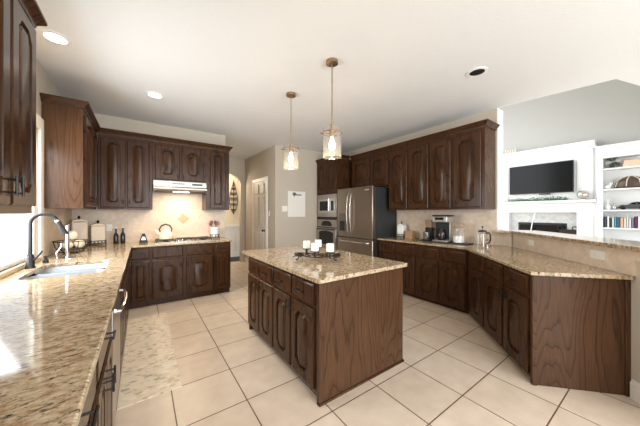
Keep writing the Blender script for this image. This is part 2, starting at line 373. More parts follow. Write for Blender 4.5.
# half wall under the bar, running parallel to the peninsula
PC = Vector((3.72, 1.69)); PR = math.atan2(-0.993, -1.055)
ex = Vector((math.cos(PR), math.sin(PR))); ey = Vector((-ex.y, ex.x))
def pw(x, y): v = PC + ex * x + ey * y; return (v.x, v.y)
pl = (PC.x, PC.y, 0)
st('wall_half_corner', B().prism([(4.331, 1.549), (4.331, 1.362), (4.43, 1.455), (4.528, 1.549)], 0, 1.145), WALL)
st('wall_half', B().prism([(-0.42, 0.665), (2.0, 0.665), (2.0, 0.80), (-0.42, 0.80)], 0, 1.145), WALL, None, pl, (0, 0, PR))
st('baseboard_half', B().box(1.475, 2.0, 0.645, 0.664, 0, 0.13).box(1.475, 2.0, 0.652, 0.664, 0.13, 0.15), TRIMW, None, pl, (0, 0, PR))
# stone backsplashes (cladding of the walls)
st('wall_back_backsplash', B().box(-0.866, 1.375, -0.008, -0.0005, CT + .001, 1.99), SPLASH, None, (0, 5.27, 0))
st('wall_left_backsplash', B().box(3.89, 5.26, -0.0085, -0.0005, CT + .001, 1.49), SPLASH, None, (-0.874, 0, 0), (0, 0, R90))
st('wall_right_backsplash', B().box(-3.34, -1.551, -0.008, -0.0005, CT + .001, 1.49).box(-1.551, -1.366, -0.008, -0.0005, CT + .001, 1.144), SPLASH, None, (4.33, 0, 0), (0, 0, -R90))
st('wall_half_backsplash', B().box(-0.19, 1.50, 0.656, 0.6645, CT + .001, 1.144).box(1.50, 1.99, 0.656, 0.6645, 1.07, 1.144), SPLASH, None, pl, (0, 0, PR))
ac = B()
ac.extr([(0.62, 1.43), (0.72, 1.33), (0.62, 1.23), (0.52, 1.33)], 'y', -0.013, -0.0082)
st('wall_back_accent_tile', ac, mat('accent_stone', lin(188, 156, 120), 0.5, noise=0.15, scale=20), None, (0, 5.27, 0))

# ------------------------------------------------------------------ cabinet joinery
def arch_outline(x0, x1, z0, z1, ab, at, n=12):
    g = lambda t: (lambda q: q * q * (3 - 2 * q))(min(1, min(t, 1 - t) / 0.26))
    pts = [(x0 + (x1 - x0) * i / n, z0 + ab * (1 - g(i / n))) for i in range(n + 1)]
    pts += [(x1 + (x0 - x1) * i / n, z1 - at * (1 - g(i / n))) for i in range(n + 1)]
    return pts
def front(wd, ht, t=0.022, arch=True, fr=None):
    """a framed raised-panel front, x 0..wd, z 0..ht, face towards -y"""
    b = B(); m = b.m; fr = fr or min(0.082, wd * 0.215); n = 12
    a = min(0.052, (wd - 2 * fr) * 0.26) if arch else 0.0
    def ring(pts, y): return [m.verts.new((x, y, z)) for x, z in pts]
    def rect(o):
        return [(o + (wd - 2 * o) * i / n, o) for i in range(n + 1)] + [(wd - o + (2 * o - wd) * i / n, ht - o) for i in range(n + 1)]
    def outl(o): return arch_outline(fr + o, wd - fr - o, fr + o, ht - fr - o, a, a, n)
    rs = [ring(rect(0), 0), ring(rect(0), -t + 0.008), ring(rect(0.008), -t), ring(outl(0), -t), ring(outl(0.003), -0.004), ring(outl(0.013), -0.004), ring(outl(0.034), -t + 0.002)]
    N = len(rs[0])
    for p, q in zip(rs, rs[1:]):
        for i in range(N): m.faces.new((p[i], p[(i + 1) % N], q[(i + 1) % N], q[i]))
    m.faces.new(rs[-1]); m.faces.new(rs[0][::-1])
    return b
def drawer_front(wd, ht, t=0.02):
    b = B(); m = b.m
    def ring(o, y): return [m.verts.new(p) for p in ((o, y, o), (wd - o, y, o), (wd - o, y, ht - o), (o, y, ht - o))]
    rs = [ring(0, 0), ring(0, -t + 0.010), ring(0.005, -t + 0.006), ring(0.012, -t + 0.004), ring(0.016, -t)]
    for p, q in zip(rs, rs[1:]):
        for i in range(4): m.faces.new((p[i], p[(i + 1) % 4], q[(i + 1) % 4], q[i]))
    m.faces.new(rs[-1]); m.faces.new(rs[0][::-1])
    return b
def pull(parent, x, z, L=0.10, vert=False, y=-0.02, out=0.030, r=0.0055, name='handle'):
    b = B(); d = (0, 0, 1) if vert else (1, 0, 0)
    P = lambda s, o: (x + d[0] * s, y - o, z + d[2] * s)
    b.cyl(P(-L / 2, out), P(L / 2, out), r, 10); b.cyl(P(-L * .32, -0.001), P(-L * .32, out), r * .8, 8); b.cyl(P(L * .32, -0.001), P(L * .32, out), r * .8, 8)
    return b.build(name, BLACK, parent)
def add_door(root, x0, x1, z0, z1, hinge='l', hz=None, arch=True, pulls=True, fr=None, L=0.09):
    d = front(x1 - x0, z1 - z0, arch=arch, fr=fr).build('door', WOOD, root, (x0, -0.0005, z0))
    if pulls:
        hx = (x1 - x0) - 0.028 if hinge == 'l' else 0.028
        pull(d, hx, (hz - z0), L, True)
    return d
def add_drawer(root, x0, x1, z0, z1, pulls=True):
    d = drawer_front(x1 - x0, z1 - z0).build('drawer', WOOD, root, (x0, -0.0005, z0))
    if pulls: pull(d, (x1 - x0) / 2, (z1 - z0) / 2, 0.10)
    return d
def carcass(root, wd, dp, z0, z1, toe=0.0, name='body', m=None):
    b = B().box(0, wd, 0, dp, z0 + toe, z1)
    if toe: b.box(0.0, wd, 0.06, dp, z0, z0 + toe)
    return b.build(name, m or WOOD, root, bevel=0.0015)

GB = 'base cabinets along the sink and range walls'
BH = 0.919
def base_unit(label, loc, rz, wd, dp, fronts, group, toe=0.09, name='base_cabinet', bottom=None):
    t = thing(name, label, 'cabinet', loc, rz, group)
    carcass(t, wd, dp, 0, BH, toe)
    for f in fronts:
        if f[0] == 'drawer': add_drawer(t, *f[1:5], pulls=(len(f) < 6 or f[5]))
        else: add_door(t, *f[1:5], hinge=f[5], hz=f[6], arch=(len(f) < 8 or f[7]))
    return t
# range run (faces the viewer), front face at Y 4.65, ends at X 1.307
RY = 4.65; RD = 0.612
base_unit('narrow base cabinet left of the cooktop, next to the inner corner', (-0.160, RY, 0), 0, 0.278, RD, [('drawer', .028, .250, .735, .905, True), ('door', .028, .250, .105, .70, 'r', .62, False)], GB)
base_unit('wide two-door base cabinet under the gas cooktop', (0.119, RY, 0), 0, 0.902, RD,
          [('drawer', .012, .425, .735, .905, False), ('drawer', .475, .888, .735, .905, False), ('door', .012, .425, .105, .70, 'l', .60), ('door', .475, .888, .105, .70, 'r', .60)], GB)
base_unit('narrow base cabinet right of the cooktop, ending the range run', (1.022, RY, 0), 0, 0.284, RD, [('drawer', .025, .250, .735, .905, True), ('door', .025, .250, .105, .70, 'l', .60, False)], GB)
# sink run (faces +X), front face at X -0.165
LX = -0.165; LD = 0.70
def left_unit(label, y0, y1, fr): base_unit(label, (LX, y0, 0), R90, y1 - y0 - 0.001, LD, fr, GB)
left_unit('base cabinet nearest the viewer under the long granite worktop', 0.70, 1.32, [('drawer', .02, .60, .735, .905), ('door', .02, .30, .105, .70, 'l', .60), ('door', .32, .60, .105, .70, 'r', .60)])
left_unit('base cabinet between the dishwasher and the nearest sink-side cabinet', 1.32, 1.96, [('drawer', .02, .62, .735, .905), ('door', .02, .31, .105, .70, 'l', .60), ('door', .33, .62, .105, .70, 'r', .60)])
left_unit('base cabinet from the sink to the inner corner', 3.50, 4.60, [('drawer', .02, .50, .735, .905), ('drawer', .52, 1.02, .735, .905), ('door', .02, .50, .105, .70, 'l', .60), ('door', .52, 1.02, .105, .70, 'r', .60)])
t = thing('sink_cabinet', 'base cabinet under the stainless sink, beside the dishwasher', 'cabinet', (LX, 2.60, 0), R90, GB)
B().box(0, 0.899, 0, 0.02, 0.09, BH).box(0, .018, .02, LD, .09, BH).box(.881, .899, .02, LD, .09, BH).box(.018, .881, .02, LD, .09, .11).box(0, .899, .06, LD, 0, .09).build('body', WOOD, t)
add_drawer(t, .02, .44, .735, .905, False); add_drawer(t, .46, .88, .735, .905, False)
add_door(t, .02, .44, .105, .70, 'l', .60); add_door(t, .46, .88, .105, .70, 'r', .60)
t = thing('dishwasher', 'dishwasher with bowed steel handle beneath the long granite worktop', 'dishwasher', (LX, 1.965, 0), R90)
B().box(0, .63, 0, LD, 0.09, 0.915).build('body', BLACKP, t); B().box(0, .63, -.022, -.0005, .11, .905).build('door', STEEL, t, bevel=.004)
B().tube([(.04, -.02, .82), (.05, -.05, .82), (.18, -.066, .82), (.315, -.07, .82), (.45, -.066, .82), (.58, -.05, .82), (.59, -.02, .82)], .011, 10).build('handle', CHROME, t)
B().box(0, .63, .06, LD, 0, .0895).build('kick_plate', BLACKP, t)

# fridge wall run (faces -X), front at X 3.73
GR = 'base cabinets along the fridge wall'
FX = 3.73; FD = 0.594
for i, (ya, lab) in enumerate(((3.325, 'base cabinet beside the refrigerator under the small canister'), (2.92, 'base cabinet second from the refrigerator'), (2.515, 'base cabinet under the coffee machine'), (2.108, 'base cabinet at the bend where the worktop turns'))):
    base_unit(lab, (FX, ya, 0), -R90, 0.404, FD, [('drawer', .018, .387, .715, .875), ('door', .018, .387, .075, .695, 'l' if i % 2 == 0 else 'r', .60)], GR, toe=0.05)
# peninsula, front line from the bend to its end panel
GP = 'base cabinets of the peninsula'
for (xa, xb, lab, hg) in ((0.02, 0.565, 'narrow base cabinet of the peninsula next to the bend', 'l'), (0.566, 1.002, 'middle base cabinet of the peninsula', 'l'), (1.003, 1.425, 'base cabinet at the open end of the peninsula', 'r')):
    x0, y0 = pw(xa, 0)
    o0 = 0.15 if xa < .1 else 0.016
    wdt = xb - xa
    base_unit(lab, (x0, y0, 0), PR, wdt, 0.655 if xa > .1 else .60, [('drawer', o0, wdt - .016, .735, .895), ('door', o0, wdt - .016, .075, .705, hg, .62)], GP, toe=0.05)
x0, y0 = pw(1.426, 0)
t = tag(B().box(0, .024, -.002, .664, 0, BH).box(-.0, .034, -.004, .03, 0, BH).box(.0, .036, .63, .664, 0, BH).build('end_panel', PANEL, None, (x0, y0, 0), .002, (0, 0, PR)), 'wide oak end panel with bold cathedral grain closing the peninsula', 'panel')

# island
IX0, IX1, IY0, IY1 = 1.08, 2.06, 1.53, 3.05
isl = thing('kitchen_island', 'dark oak kitchen island with four drawers and four doors, centre of room', 'kitchen island', (IX0, IY1, 0), -R90)
IL = IY1 - IY0; ID = IX1 - IX0
B().box(0, IL - .03, 0.0, ID, 0.075, BH).box(0.02, IL - .03, .06, ID, 0, .075).box(0, .03, 0, .06, 0, .075).build('body', WOOD, isl, bevel=.002)
B().box(IL - .029, IL, -.004, ID + .002, 0.0, BH).build('end_panel', PANEL, isl, bevel=.002)['label'] = 'oak veneer end panel with cathedral grain'
B().box(IL - .028, IL + .012, -.012, ID + .01, 0.0, .018).build('base_shoe', WOOD, isl, bevel=.003)
B().box(IL - .03, IL + .004, -.008, .03, .019, BH).build('corner_post', PANEL, isl, bevel=.003)
ws = [(0.02, .365), (0.385, .73), (0.75, 1.09), (1.11, 1.455)]
for i, (a, b_) in enumerate(ws):
    add_drawer(isl, a, b_, .725, .89)
    add_door(isl, a, b_, .09, .70, 'l' if i % 2 == 0 else 'r', .63)

# ------------------------------------------------------------------ worktops
def slab(name, outer, holes, z0, z1, m, label, cat='countertop', bevel=.006):
    bm = bmesh.new(); es = []
    for lp in [outer] + holes:
        vs = [bm.verts.new((x, y, z0)) for x, y in lp]
        es += [bm.edges.new((vs[i], vs[(i + 1) % len(vs)])) for i in range(len(vs))]
    bmesh.ops.triangle_fill(bm, edges=es, use_beauty=True, use_dissolve=False)
    r = bmesh.ops.extrude_face_region(bm, geom=bm.faces[:])
    bmesh.ops.translate(bm, vec=(0, 0, z1 - z0), verts=[v for v in r['geom'] if isinstance(v, bmesh.types.BMVert)])
    b = B(); b.m.free(); b.m = bm
    return tag(b.build(name, m, None, None, bevel), label, cat)
def rrect(x0, x1, y0, y1, r, n=5):
    p = []
    for cx, cy, a0 in ((x1 - r, y0 + r, -R90), (x1 - r, y1 - r, 0), (x0 + r, y1 - r, R90), (x0 + r, y0 + r, PI)):
        p += [(cx + r * math.cos(a0 + R90 * i / n), cy + r * math.sin(a0 + R90 * i / n)) for i in range(n + 1)]
    return p
sinkhole = []
SX0, SX1, SY0, SY1 = -0.745, -0.265, 2.72, 3.42
for x, y in rrect(SX0, SX1, SY0, SY1, .09): sinkhole.append((x, y))
slab('countertop', [(-.865, .6), (-.125, .6), (-.125, 4.61), (1.325, 4.61), (1.325, 5.262), (-.865, 5.262)], [sinkhole], .92, CT, GRANITE, 'long L-shaped beige granite worktop holding the sink and the cooktop')
slab('countertop', [(3.70, 3.335), (3.70, 1.712), pw(1.475, -.03), pw(1.49, 0.0), pw(1.50, .654), pw(-.19, .654), (4.321, 3.335)], [], .92, CT, GRANITE, 'bent granite worktop from the refrigerator along the peninsula')
slab('countertop', rrect(1.04, 2.09, 1.49, 3.2, .02, 3), [], .92, CT + .002, GRANITE, 'rectangular granite worktop on the island')
slab('bar_ledge', [(4.20, 1.542), (4.285, 1.372), pw(2.0, .62), pw(2.0, 1.02), pw(-.30, 1.02), pw(-.43, .80), (4.50, 1.546)], [], 1.1455, 1.182, GRANITE, 'raised granite bar ledge on top of the half wall', 'bar ledge')

# ------------------------------------------------------------------ wall cabinets
UB, UT = 1.49, 2.612
GU = 'wall cabinets'
def wall_unit(label, loc, rz, wd, dp, z0, z1, doors, name='wall_cabinet', side=None):
    t = thing(name, label, 'wall cabinet', loc, rz, GU)
    carcass(t, wd, dp, z0, z1)
    for d in doors: add_door(t, *d[:4], hinge=d[4], hz=d[5], arch=(len(d) < 7 or d[6]), L=.07 if len(d) < 8 else d[7])
    return t
UY = 4.93; UD = .329
wall_unit('tall two-door wall cabinet left of the range hood', (-0.53, UY, 0), 0, 0.67, UD, UB, UT, [(.028, .322, UB + .03, UT - .05, 'l', UB + .12), (.342, .63, UB + .03, UT - .05, 'r', UB + .12)])
wall_unit('short two-door wall cabinet above the range hood', (0.141, UY, 0), 0, 0.80, UD, 1.965, UT, [(.033, .385, 1.99, UT - .05, 'l', 2.05), (.42, .77, 1.99, UT - .05, 'r', 2.05)])
wall_unit('narrow wall cabinet right of the range hood', (0.942, UY, 0), 0, 0.418, UD, UB, UT, [(.075, .345, UB + .03, UT - .05, 'l', UB + .12, False)])
t = wall_unit('wall cabinet between the window and the inner corner, oak side facing camera', (-0.55, 3.90, 0), R90, 1.025, .322, UB - .005, UT, [(.05, .48, UB + .03, UT - .05, 'l', UB + .12), (.50, .93, UB + .03, UT - .05, 'r', UB + .12)])
B().box(-.013, -.0005, -.002, .3205, UB - .005, UT).box(-.016, -.013, -.003, .02, UB - .005, UT).build('end_panel', PANEL, t)['label'] = 'plain oak side panel with visible grain'
NX = -0.562
t = thing('wall_cabinet', 'dark wall cabinet nearest the viewer at the upper left edge', 'wall cabinet', (NX, 0.95, 0), R90, GU)
carcass(t, 1.38, .31, 1.43, 2.60)
for (a, b_, hg) in ((.03, .51, 'l'), (.53, .985, 'l'), (1.01, 1.365, 'r')):
    d = add_door(t, a, b_, 1.475, 2.575, hg, 1.57, L=.10)
# fridge wall uppers
UX = 3.97; UDR = .358
wall_unit('short two-door wall cabinet over the refrigerator', (UX, 4.355, 0), -R90, 1.085, UDR, 1.985, UT + .053, [(.035, .565, 2.01, UT - .007, 'l', 2.07), (.60, 1.06, 2.01, UT - .007, 'r', 2.07)])
wall_unit('two-door wall cabinet beside the refrigerator', (UX, 3.268, 0), -R90, .846, UDR, UB, UT + .053, [(.014, .42, UB + .03, UT - .007, 'l', UB + .12), (.455, .836, UB + .03, UT - .007, 'r', UB + .12)])
t = wall_unit('two-door wall cabinet ending at the opening to the living room', (UX, 2.42, 0), -R90, .84, UDR, UB, UT + .053, [(.025, .37, UB + .03, UT - .007, 'l', UB + .12), (.415, .805, UB + .03, UT - .007, 'r', UB + .12)])
B().box(.8405, .852, .0, .3575, UB, UT + .053).build('end_panel', PANEL, t)
# crown mouldings (one profile, mitred at the corners)
CP = [(0.0, 0.0), (-0.012, 0.0), (-0.016, 0.02), (-0.026, 0.032), (-0.05, 0.055), (-0.055, 0.062), (-0.055, 0.078), (0.0, 0.078)]
def crown(name, pts, z, back=0.02):
    """profile swept along an XY polyline; outside is on the right of travel"""
    b = B(); rings = []; P = [Vector(p) for p in pts]; n = len(P)
    for i in range(n):
        d0 = (P[i] - P[i - 1]).normalized() if i else (P[1] - P[0]).normalized(); d1 = (P[i + 1] - P[i]).normalized() if i < n - 1 else d0
        n0 = Vector((d0.y, -d0.x)); n1 = Vector((d1.y, -d1.x)); nn = (n0 + n1) / (1 + n0.dot(n1))
        rings.append([b.m.verts.new((P[i].x + nn.x * -u, P[i].y + nn.y * -u, z + v)) for u, v in CP])
    for a, c in zip(rings, rings[1:]):
        for k in range(len(CP)):
            j = (k + 1) % len(CP); b.m.faces.new((a[k], a[j], c[j], c[k]))
    b.m.faces.new(rings[0]); b.m.faces.new(rings[-1][::-1])
    return st(name, b, WOOD)
crown('trim_3', [(-.872, 3.884), (-.55, 3.884), (-.55, 4.93), (1.361, 4.93), (1.361, 5.262)][::1], UT + .001)
crown('trim_4', [(-.562, .95), (-.562, 2.331), (-.872, 2.331)], 2.601)
crown('trim_5', [(3.97, 4.356), (3.97, 1.567), (4.328, 1.567)], UT + .0531)

# oven tower
OT = 2.69
t = thing('oven_cabinet', 'tall dark oak oven tower between the beige wall and refrigerator', 'cabinet', (3.65, 5.295, 0), -R90)
B().box(0, .835, .002, .678, .08, .60).box(0, .835, .002, .678, 1.885, OT).box(0, .028, .002, .678, .60, 1.885).box(.808, .835, .002, .678, .60, 1.885).box(.028, .808, .60, .678, .60, 1.885).box(.0, .835, .06, .678, 0, .08).box(.028, .808, .002, .6, 1.315, 1.335).build('body', WOOD, t)
add_door(t, .03, .41, 1.91, OT - .04, 'l', 2.0, L=.07); add_door(t, .425, .805, 1.91, OT - .04, 'r', 2.0, L=.07)
add_drawer(t, .03, .805, .12, .56)
t2 = crown('trim_6', [(3.652, 5.297), (3.652, 4.459), (3.97, 4.459)], OT + .001)
# microwave and wall oven sit in the tower
t = thing('microwave', 'built-in stainless microwave above the wall oven', 'microwave', (3.65, 5.295, 0), -R90)
B().box(.03, .806, -.012, .55, 1.337, 1.88).build('body', STEEL, t, bevel=.004)
B().box(.10, .74, -.022, -.0125, 1.44, 1.77).build('door', mat('microwave_frame', lin(196, 192, 186), .3, .8), t, bevel=.004)
B().box(.15, .50, -.027, -.0225, 1.49, 1.72).build('window', GLOSSBLK, t); B().box(.60, .70, -.027, -.0225, 1.49, 1.72).build('keypad', GLOSSBLK, t)
B().cyl((.55, -.05, 1.49), (.55, -.05, 1.77), .009, 10).cyl((.55, -.05, 1.52), (.55, -.0225, 1.52), .007, 8).cyl((.55, -.05, 1.74), (.55, -.0225, 1.74), .007, 8).build('handle', CHROME, t)
t = thing('wall_oven', 'built-in stainless wall oven with arched black window, below the microwave', 'oven', (3.65, 5.295, 0), -R90)
B().box(.03, .806, -.012, .55, .602, 1.312).build('body', STEEL, t, bevel=.004)
B().box(.03, .806, -.018, -.0125, 1.275, 1.312).build('vent', BLACKP, t)
pnl = B().extr([(.2, 1.14), (.25, 1.12), (.58, 1.12), (.63, 1.14), (.58, 1.215), (.5, 1.245), (.33, 1.245), (.25, 1.215)], 'y', -.02, -.0125); pnl.build('control_panel', GLOSSBLK, t)
B().box(.05, .786, -.034, -.0125, .63, 1.065).build('door', STEEL, t, bevel=.005)
wpts = [(.14, .68), (.70, .68), (.70, .97), (.60, 1.0), (.42, 1.015), (.24, 1.0), (.14, .97)]
B().extr(wpts, 'y', -.039, -.0345).build('window', GLOSSBLK, t)
B().tube([(.09, -.034, 1.04), (.10, -.075, 1.045), (.42, -.085, 1.045), (.74, -.075, 1.045), (.75, -.034, 1.04)], .011, 10).build('handle', BLACK, t)
B().box(.03, .806, -.014, -.0125, 1.075, 1.10).build('seam', BLACKP, t)

# refrigerator
FW = 1.07; FZ = 1.965
t = thing('refrigerator', 'stainless french-door refrigerator with dark charcoal side', 'refrigerator', (3.60, 4.425, 0), -R90)
B().box(0.005, FW, .075, .715, 0.02, FZ - .02).build('body', FSIDE, t, bevel=.006)
B().box(0.005, FW, .03, .074, 0, .09).build('kick_grille', BLACKP, t)
for (a, b_) in ((0, .43), (.438, FW)):
    B().box(a, b_, 0, .07, .92, FZ).build('door', FRIDGE, t, bevel=.012)
B().box(0, FW, 0, .07, .10, .905).build('freezer_drawer', FRIDGE, t, bevel=.012)
for x in (.385, .485):
    B().tube([(x, .004, 1.03), (x, -.035, 1.06), (x, -.058, 1.22), (x, -.065, 1.42), (x, -.058, 1.62), (x, -.035, 1.80), (x, .004, 1.83)], .013, 10).build('handle', CHROME, t)
B().tube([(.10, .004, .84), (.13, -.04, .84), (.35, -.06, .84), (.72, -.06, .84), (.94, -.04, .84), (.97, .004, .84)], .013, 10).build('handle', CHROME, t)
B().box(.07, .29, -.006, -.0005, 1.03, 1.43).build('dispenser', mat('dispenser_grey', lin(120, 114, 108), .35, .6), t, bevel=.004)
B().box(.095, .265, -.009, -.0065, 1.05, 1.26).build('dispenser_recess', BLACKP, t)
B().box(.86, .97, -.003, -.0005, 1.88, 1.905).build('badge', CHROME, t)

# range hood
t = thing('range_hood', 'slim stainless under-cabinet range hood over the cooktop', 'range hood', (0.145, 5.262, 0), 0)
B().extr([(0, 1.80), (-.02, 1.80), (-.46, 1.80), (-.505, 1.825), (-.505, 1.85), (-.46, 1.87), (-.455, 1.962), (0, 1.962)], 'x', 0, .79).build('body', mat('hood_steel', lin(176, 172, 167), .42, .85), t, bevel=.003)
B().box(.03, .76, -.45, -.04, 1.792, 1.7995).build('filter', IRON, t)
B().box(.28, .52, -.44, -.36, 1.785, 1.7915).build('lamp_lens', LAMPON, t)
for k in range(6): B().box(.27 + k * .03, .29 + k * .03, -.4615, -.4575, 1.915, 1.930).build('vent_slot', BLACKP, t)
B().box(.56, .72, -.463, -.4578, 1.905, 1.935).build('control_strip', BLACKP, t)
l = bpy.data.lights.new('hood_lamp', 'AREA'); l.shape = 'RECTANGLE'; l.size = .3; l.size_y = .1; l.energy = 4.0; l.color = (1, .80, .55)
o = bpy.data.objects.new('hood_lamp', l); C.objects.link(o); o.parent = t; o.location = (.40, -.36, 1.78)

# cooktop
t = thing('cooktop', 'stainless gas cooktop with black grates and five knobs', 'cooktop', (0.16, 4.73, CT), 0)
B().box(0, .87, 0, .42, .0005, .012).build('tray', STEEL, t, bevel=.004)
for (x0, x1) in ((.03, .29), (.585, .845)):
    g = B()
    for (a, b_) in (((x0, .03), (x1, .03)), ((x0, .39), (x1, .39)), ((x0, .03), (x0, .39)), ((x1, .03), (x1, .39)), ((x0, .21), (x1, .21)), (((x0 + x1) / 2, .03), ((x0 + x1) / 2, .39))):
        g.tube([(a[0], a[1], .038), (b_[0], b_[1], .038)], .007, 6)
    for x in (x0, x1):
        for y in (.03, .39): g.cyl((x, y, .0125), (x, y, .038), .008, 6)
    g.build('grate', BLACK, t)
g = B()
for y in (.14, .39): g.tube([(.33, y, .038), (.57, y, .038)], .007, 6)
for x in (.33, .57): g.tube([(x, .14, .038), (x, .39, .038)], .007, 6).cyl((x, .14, .0125), (x, .14, .038), .008, 6).cyl((x, .39, .0125), (x, .39, .038), .008, 6)
g.tube([(.33, .265, .038), (.57, .265, .038)], .007, 6).build('grate', BLACK, t)
for x, y in ((.165, .12), (.165, .30), (.45, .27), (.735, .12), (.735, .30)):
    B().lathe([(.045, .0125), (.045, .02), (.03, .022), (.03, .028), (0, .029)], (x, y, 0), 16).build('burner', BLACKP, t)
for k in range(5):
    B().lathe([(.019, .0125), (.019, .03), (.016, .034), (0, .034)], (.335 + k * .058, .06, 0), 14).build('knob', CHROME, t)

# sink (undermount, two bowls), faucet and its neighbours
t = thing('sink', 'double-bowl stainless sink set under the granite by the window', 'sink', (0, 0, 0))
def bowl(x0, x1, y0, y1, zt, zb):
    b = B(); R = []
    for off, z in ((0, zt), (.006, zt - .01), (.02, zb + .03), (.05, zb), ): R.append([b.m.verts.new((x, y, z)) for x, y in rrect(x0 + off, x1 - off, y0 + off, y1 - off, .085 - off * .5)])
    for p, q in zip(R, R[1:]):
        for i in range(len(p)): b.m.faces.new((p[i], p[(i + 1) % len(p)], q[(i + 1) % len(p)], q[i]))
    b.m.faces.new(R[-1]); return b
for (a, b_) in ((SY0 - .004, 3.055), (3.085, SY1 + .004)):
    bw = bowl(SX0 - .004, SX1 + .004, a, b_, .9195, .73).build('bowl', SINKM, t)
    B().lathe([(0, .732), (.04, .732), (.045, .736), (.045, .731)], ((SX0 + SX1) / 2, (a + b_) / 2, 0), 16).build('drain', CHROME, t)
B().box(SX0 + .03, SX1 - .03, 3.052, 3.088, .895, .9190).build('divider', SINKM, t, bevel=.006)
t = thing('faucet', 'dark gunmetal gooseneck pull-down faucet at the sink window', 'faucet', (-.80, 3.27, CT))
B().lathe([(.033, .0005), (.033, .01), (.028, .02), (.028, .09), (.022, .10), (.022, .12), (.0, .125)], (0, 0, 0), 20).build('base', FAUCET, t)
arc = [(0, 0, .115), (0, 0, .30)] + [(.085 - .085 * math.cos(a), 0, .39 + .085 * math.sin(a)) for a in [PI * k / 14 * .9 for k in range(15)]]
B().tube(arc, .0145, 12).build('spout', FAUCET, t)
e = Vector(arc[-1]); dv = (Vector(arc[-1]) - Vector(arc[-2])).normalized()
B().cyl(e - dv * .004, e + dv * .012, .019, 14).build('collar', CHROME, t)
B().cyl(e + dv * .0125, e + dv * .145, .017, 14, .024).build('spray_head', FAUCET, t)
B().tube([(.02, -.015, .07), (.04, -.03, .085), (.07, -.05, .125), (.085, -.06, .15)], .008, 8).build('lever', FAUCET, t)
tag(B().lathe([(.022, .0005), (.022, .03), (.012, .034), (.012, .055), (.018, .058), (.018, .068), (0, .07)], (0, 0, 0), 14).build('soap_dispenser', FAUCET, None, (-.76, 3.52, CT)), 'short dark soap dispenser beside the gooseneck faucet', 'soap dispenser')
t = thing('paper_towel_holder', 'bright chrome upright paper towel holder behind the sink', 'towel holder', (-.66, 3.80, CT))
B().lathe([(.085, .0005), (.085, .006), (.07, .012), (0, .014)], (0, 0, 0), 28).build('base', CHROME, t)
B().cyl((0, 0, .0135), (0, 0, .345), .017, 14).build('pole', CHROME, t); B().lathe([(.022, .346), (.03, .352), (.022, .36), (0, .362)], (0, 0, 0), 14).build('finial', CHROME, t)
B().tube([(-.08, 0, .005), (-.082, 0, .06), (-.05, .02, .12), (-.05, .02, .16)], .006, 8).build('side_arm', CHROME, t)
t = thing('wire_bowl', 'dark wire fruit bowl behind the sink, in the worktop corner', 'bowl', (-.69, 4.20, CT))
b = B()
for k in range(12):
    a = 2 * PI * k / 12; b.tube([(r * math.cos(a), r * math.sin(a), z) for r, z in ((.06, .006), (.11, .025), (.145, .08), (.16, .15))], .004, 6)
for r, z in ((.06, .006), (.13, .06), (.16, .15)): b.tube([(r * math.cos(2 * PI * k / 24), r * math.sin(2 * PI * k / 24), z) for k in range(24)], .005, 6, True)
b.build('basket', IRON, t)
for i, (x, y, z, sc, lb) in enumerate(((-.03, -.06, .11, 1.0, 'pale round roll at the front of the wire bowl'), (.065, .0, .11, 1.1, 'pale round roll at the right side of the wire bowl'), (-.05, .06, .11, 1.0, 'pale round roll at the back of the wire bowl'), (.0, .0, .215, 1.05, 'pale round roll topmost in the wire bowl'))):
    tag(B().lathe([(0, -.046), (.036, -.038), (.054, -.01), (.052, .016), (.03, .038), (.01, .05), (0, .055)], (0, 0, 0), 14).build('bread_roll', FOOD, None, (-.69 + x, 4.20 + y, CT + z), 0, (.5 * i, .4, i)), lb, 'bread roll', 'pale rolls in the wire bowl')
# canisters on black scroll stands
def canister(label, x, y, rz, wd, ht, group='square canisters by the backsplash', m=None):
    t = thing('canister', label, 'canister', (x, y, CT), rz, group)
    h = wd / 2
    b = B()
    for sx in (-1, 1):
        for sy in (-1, 1): b.tube([(sx * (h + .012), sy * (h + .012), .003), (sx * (h + .006), sy * (h + .006), .03), (sx * (h + .006), sy * (h + .006), .07)], .005, 6)
    for z in (.03, .07): b.tube([(h + .006, h + .006, z), (-h - .006, h + .006, z), (-h - .006, -h - .006, z), (h + .006, -h - .006, z)], .004, 6, True)
    for k in range(4):
        cx = -h + wd * (k + .5) / 4; b.tube([(cx + wd / 9 * math.cos(q), -h - .006, .05 + .018 * math.sin(q)) for q in [2 * PI * i / 12 for i in range(12)]], .003, 6, True)
    b.box(-h, h, -h, h, .026, .030).build('stand', BLACK, t)
    B().box(-h, h, -h, h, .0305, ht).build('jar', m or CANM, t, bevel=.012)
    B().extr([(-h, ht + .0005), (h, ht + .0005), (h, ht + .012), (h * .4, ht + .035), (-h * .4, ht + .035), (-h, ht + .012)], 'y', -h, h).build('lid', CANM if not m else m, t, bevel=.006)
    B().lathe([(.02, ht + .0355), (.008, ht + .045), (.008, ht + .05), (.022, ht + .062), (.012, ht + .075), (0, ht + .09)], (0, 0, 0), 12).build('knob', BLACK, t)
canister('tall beige square canister with black knob, in worktop corner', -.745, 4.99, .25, .17, .36)
canister('beige square canister with black knob, right of the taller one', -.545, 5.06, .15, .165, .29)
for x, y, h, lb in ((-.335, 5.10, .24, 'dark oil bottle left of its twin, against the backsplash'), (-.25, 5.12, .25, 'dark oil bottle right of its twin, against the backsplash')):
    t = thing('oil_bottle', lb, 'bottle', (x, y, CT), 0, 'dark oil bottles')
    B().lathe([(.030, .0005), (.033, .01), (.033, h * .55), (.013, h * .72), (.012, h * .94), (.015, h * .95), (.015, h), (0, h)], (0, 0, 0), 18).build('bottle', mat('dark_bottle', lin(34, 30, 26), .12), t)
    B().lathe([(.0155, h), (.0155, h + .012), (0, h + .013)], (0, 0, 0), 12).build('cap', SILVER, t)
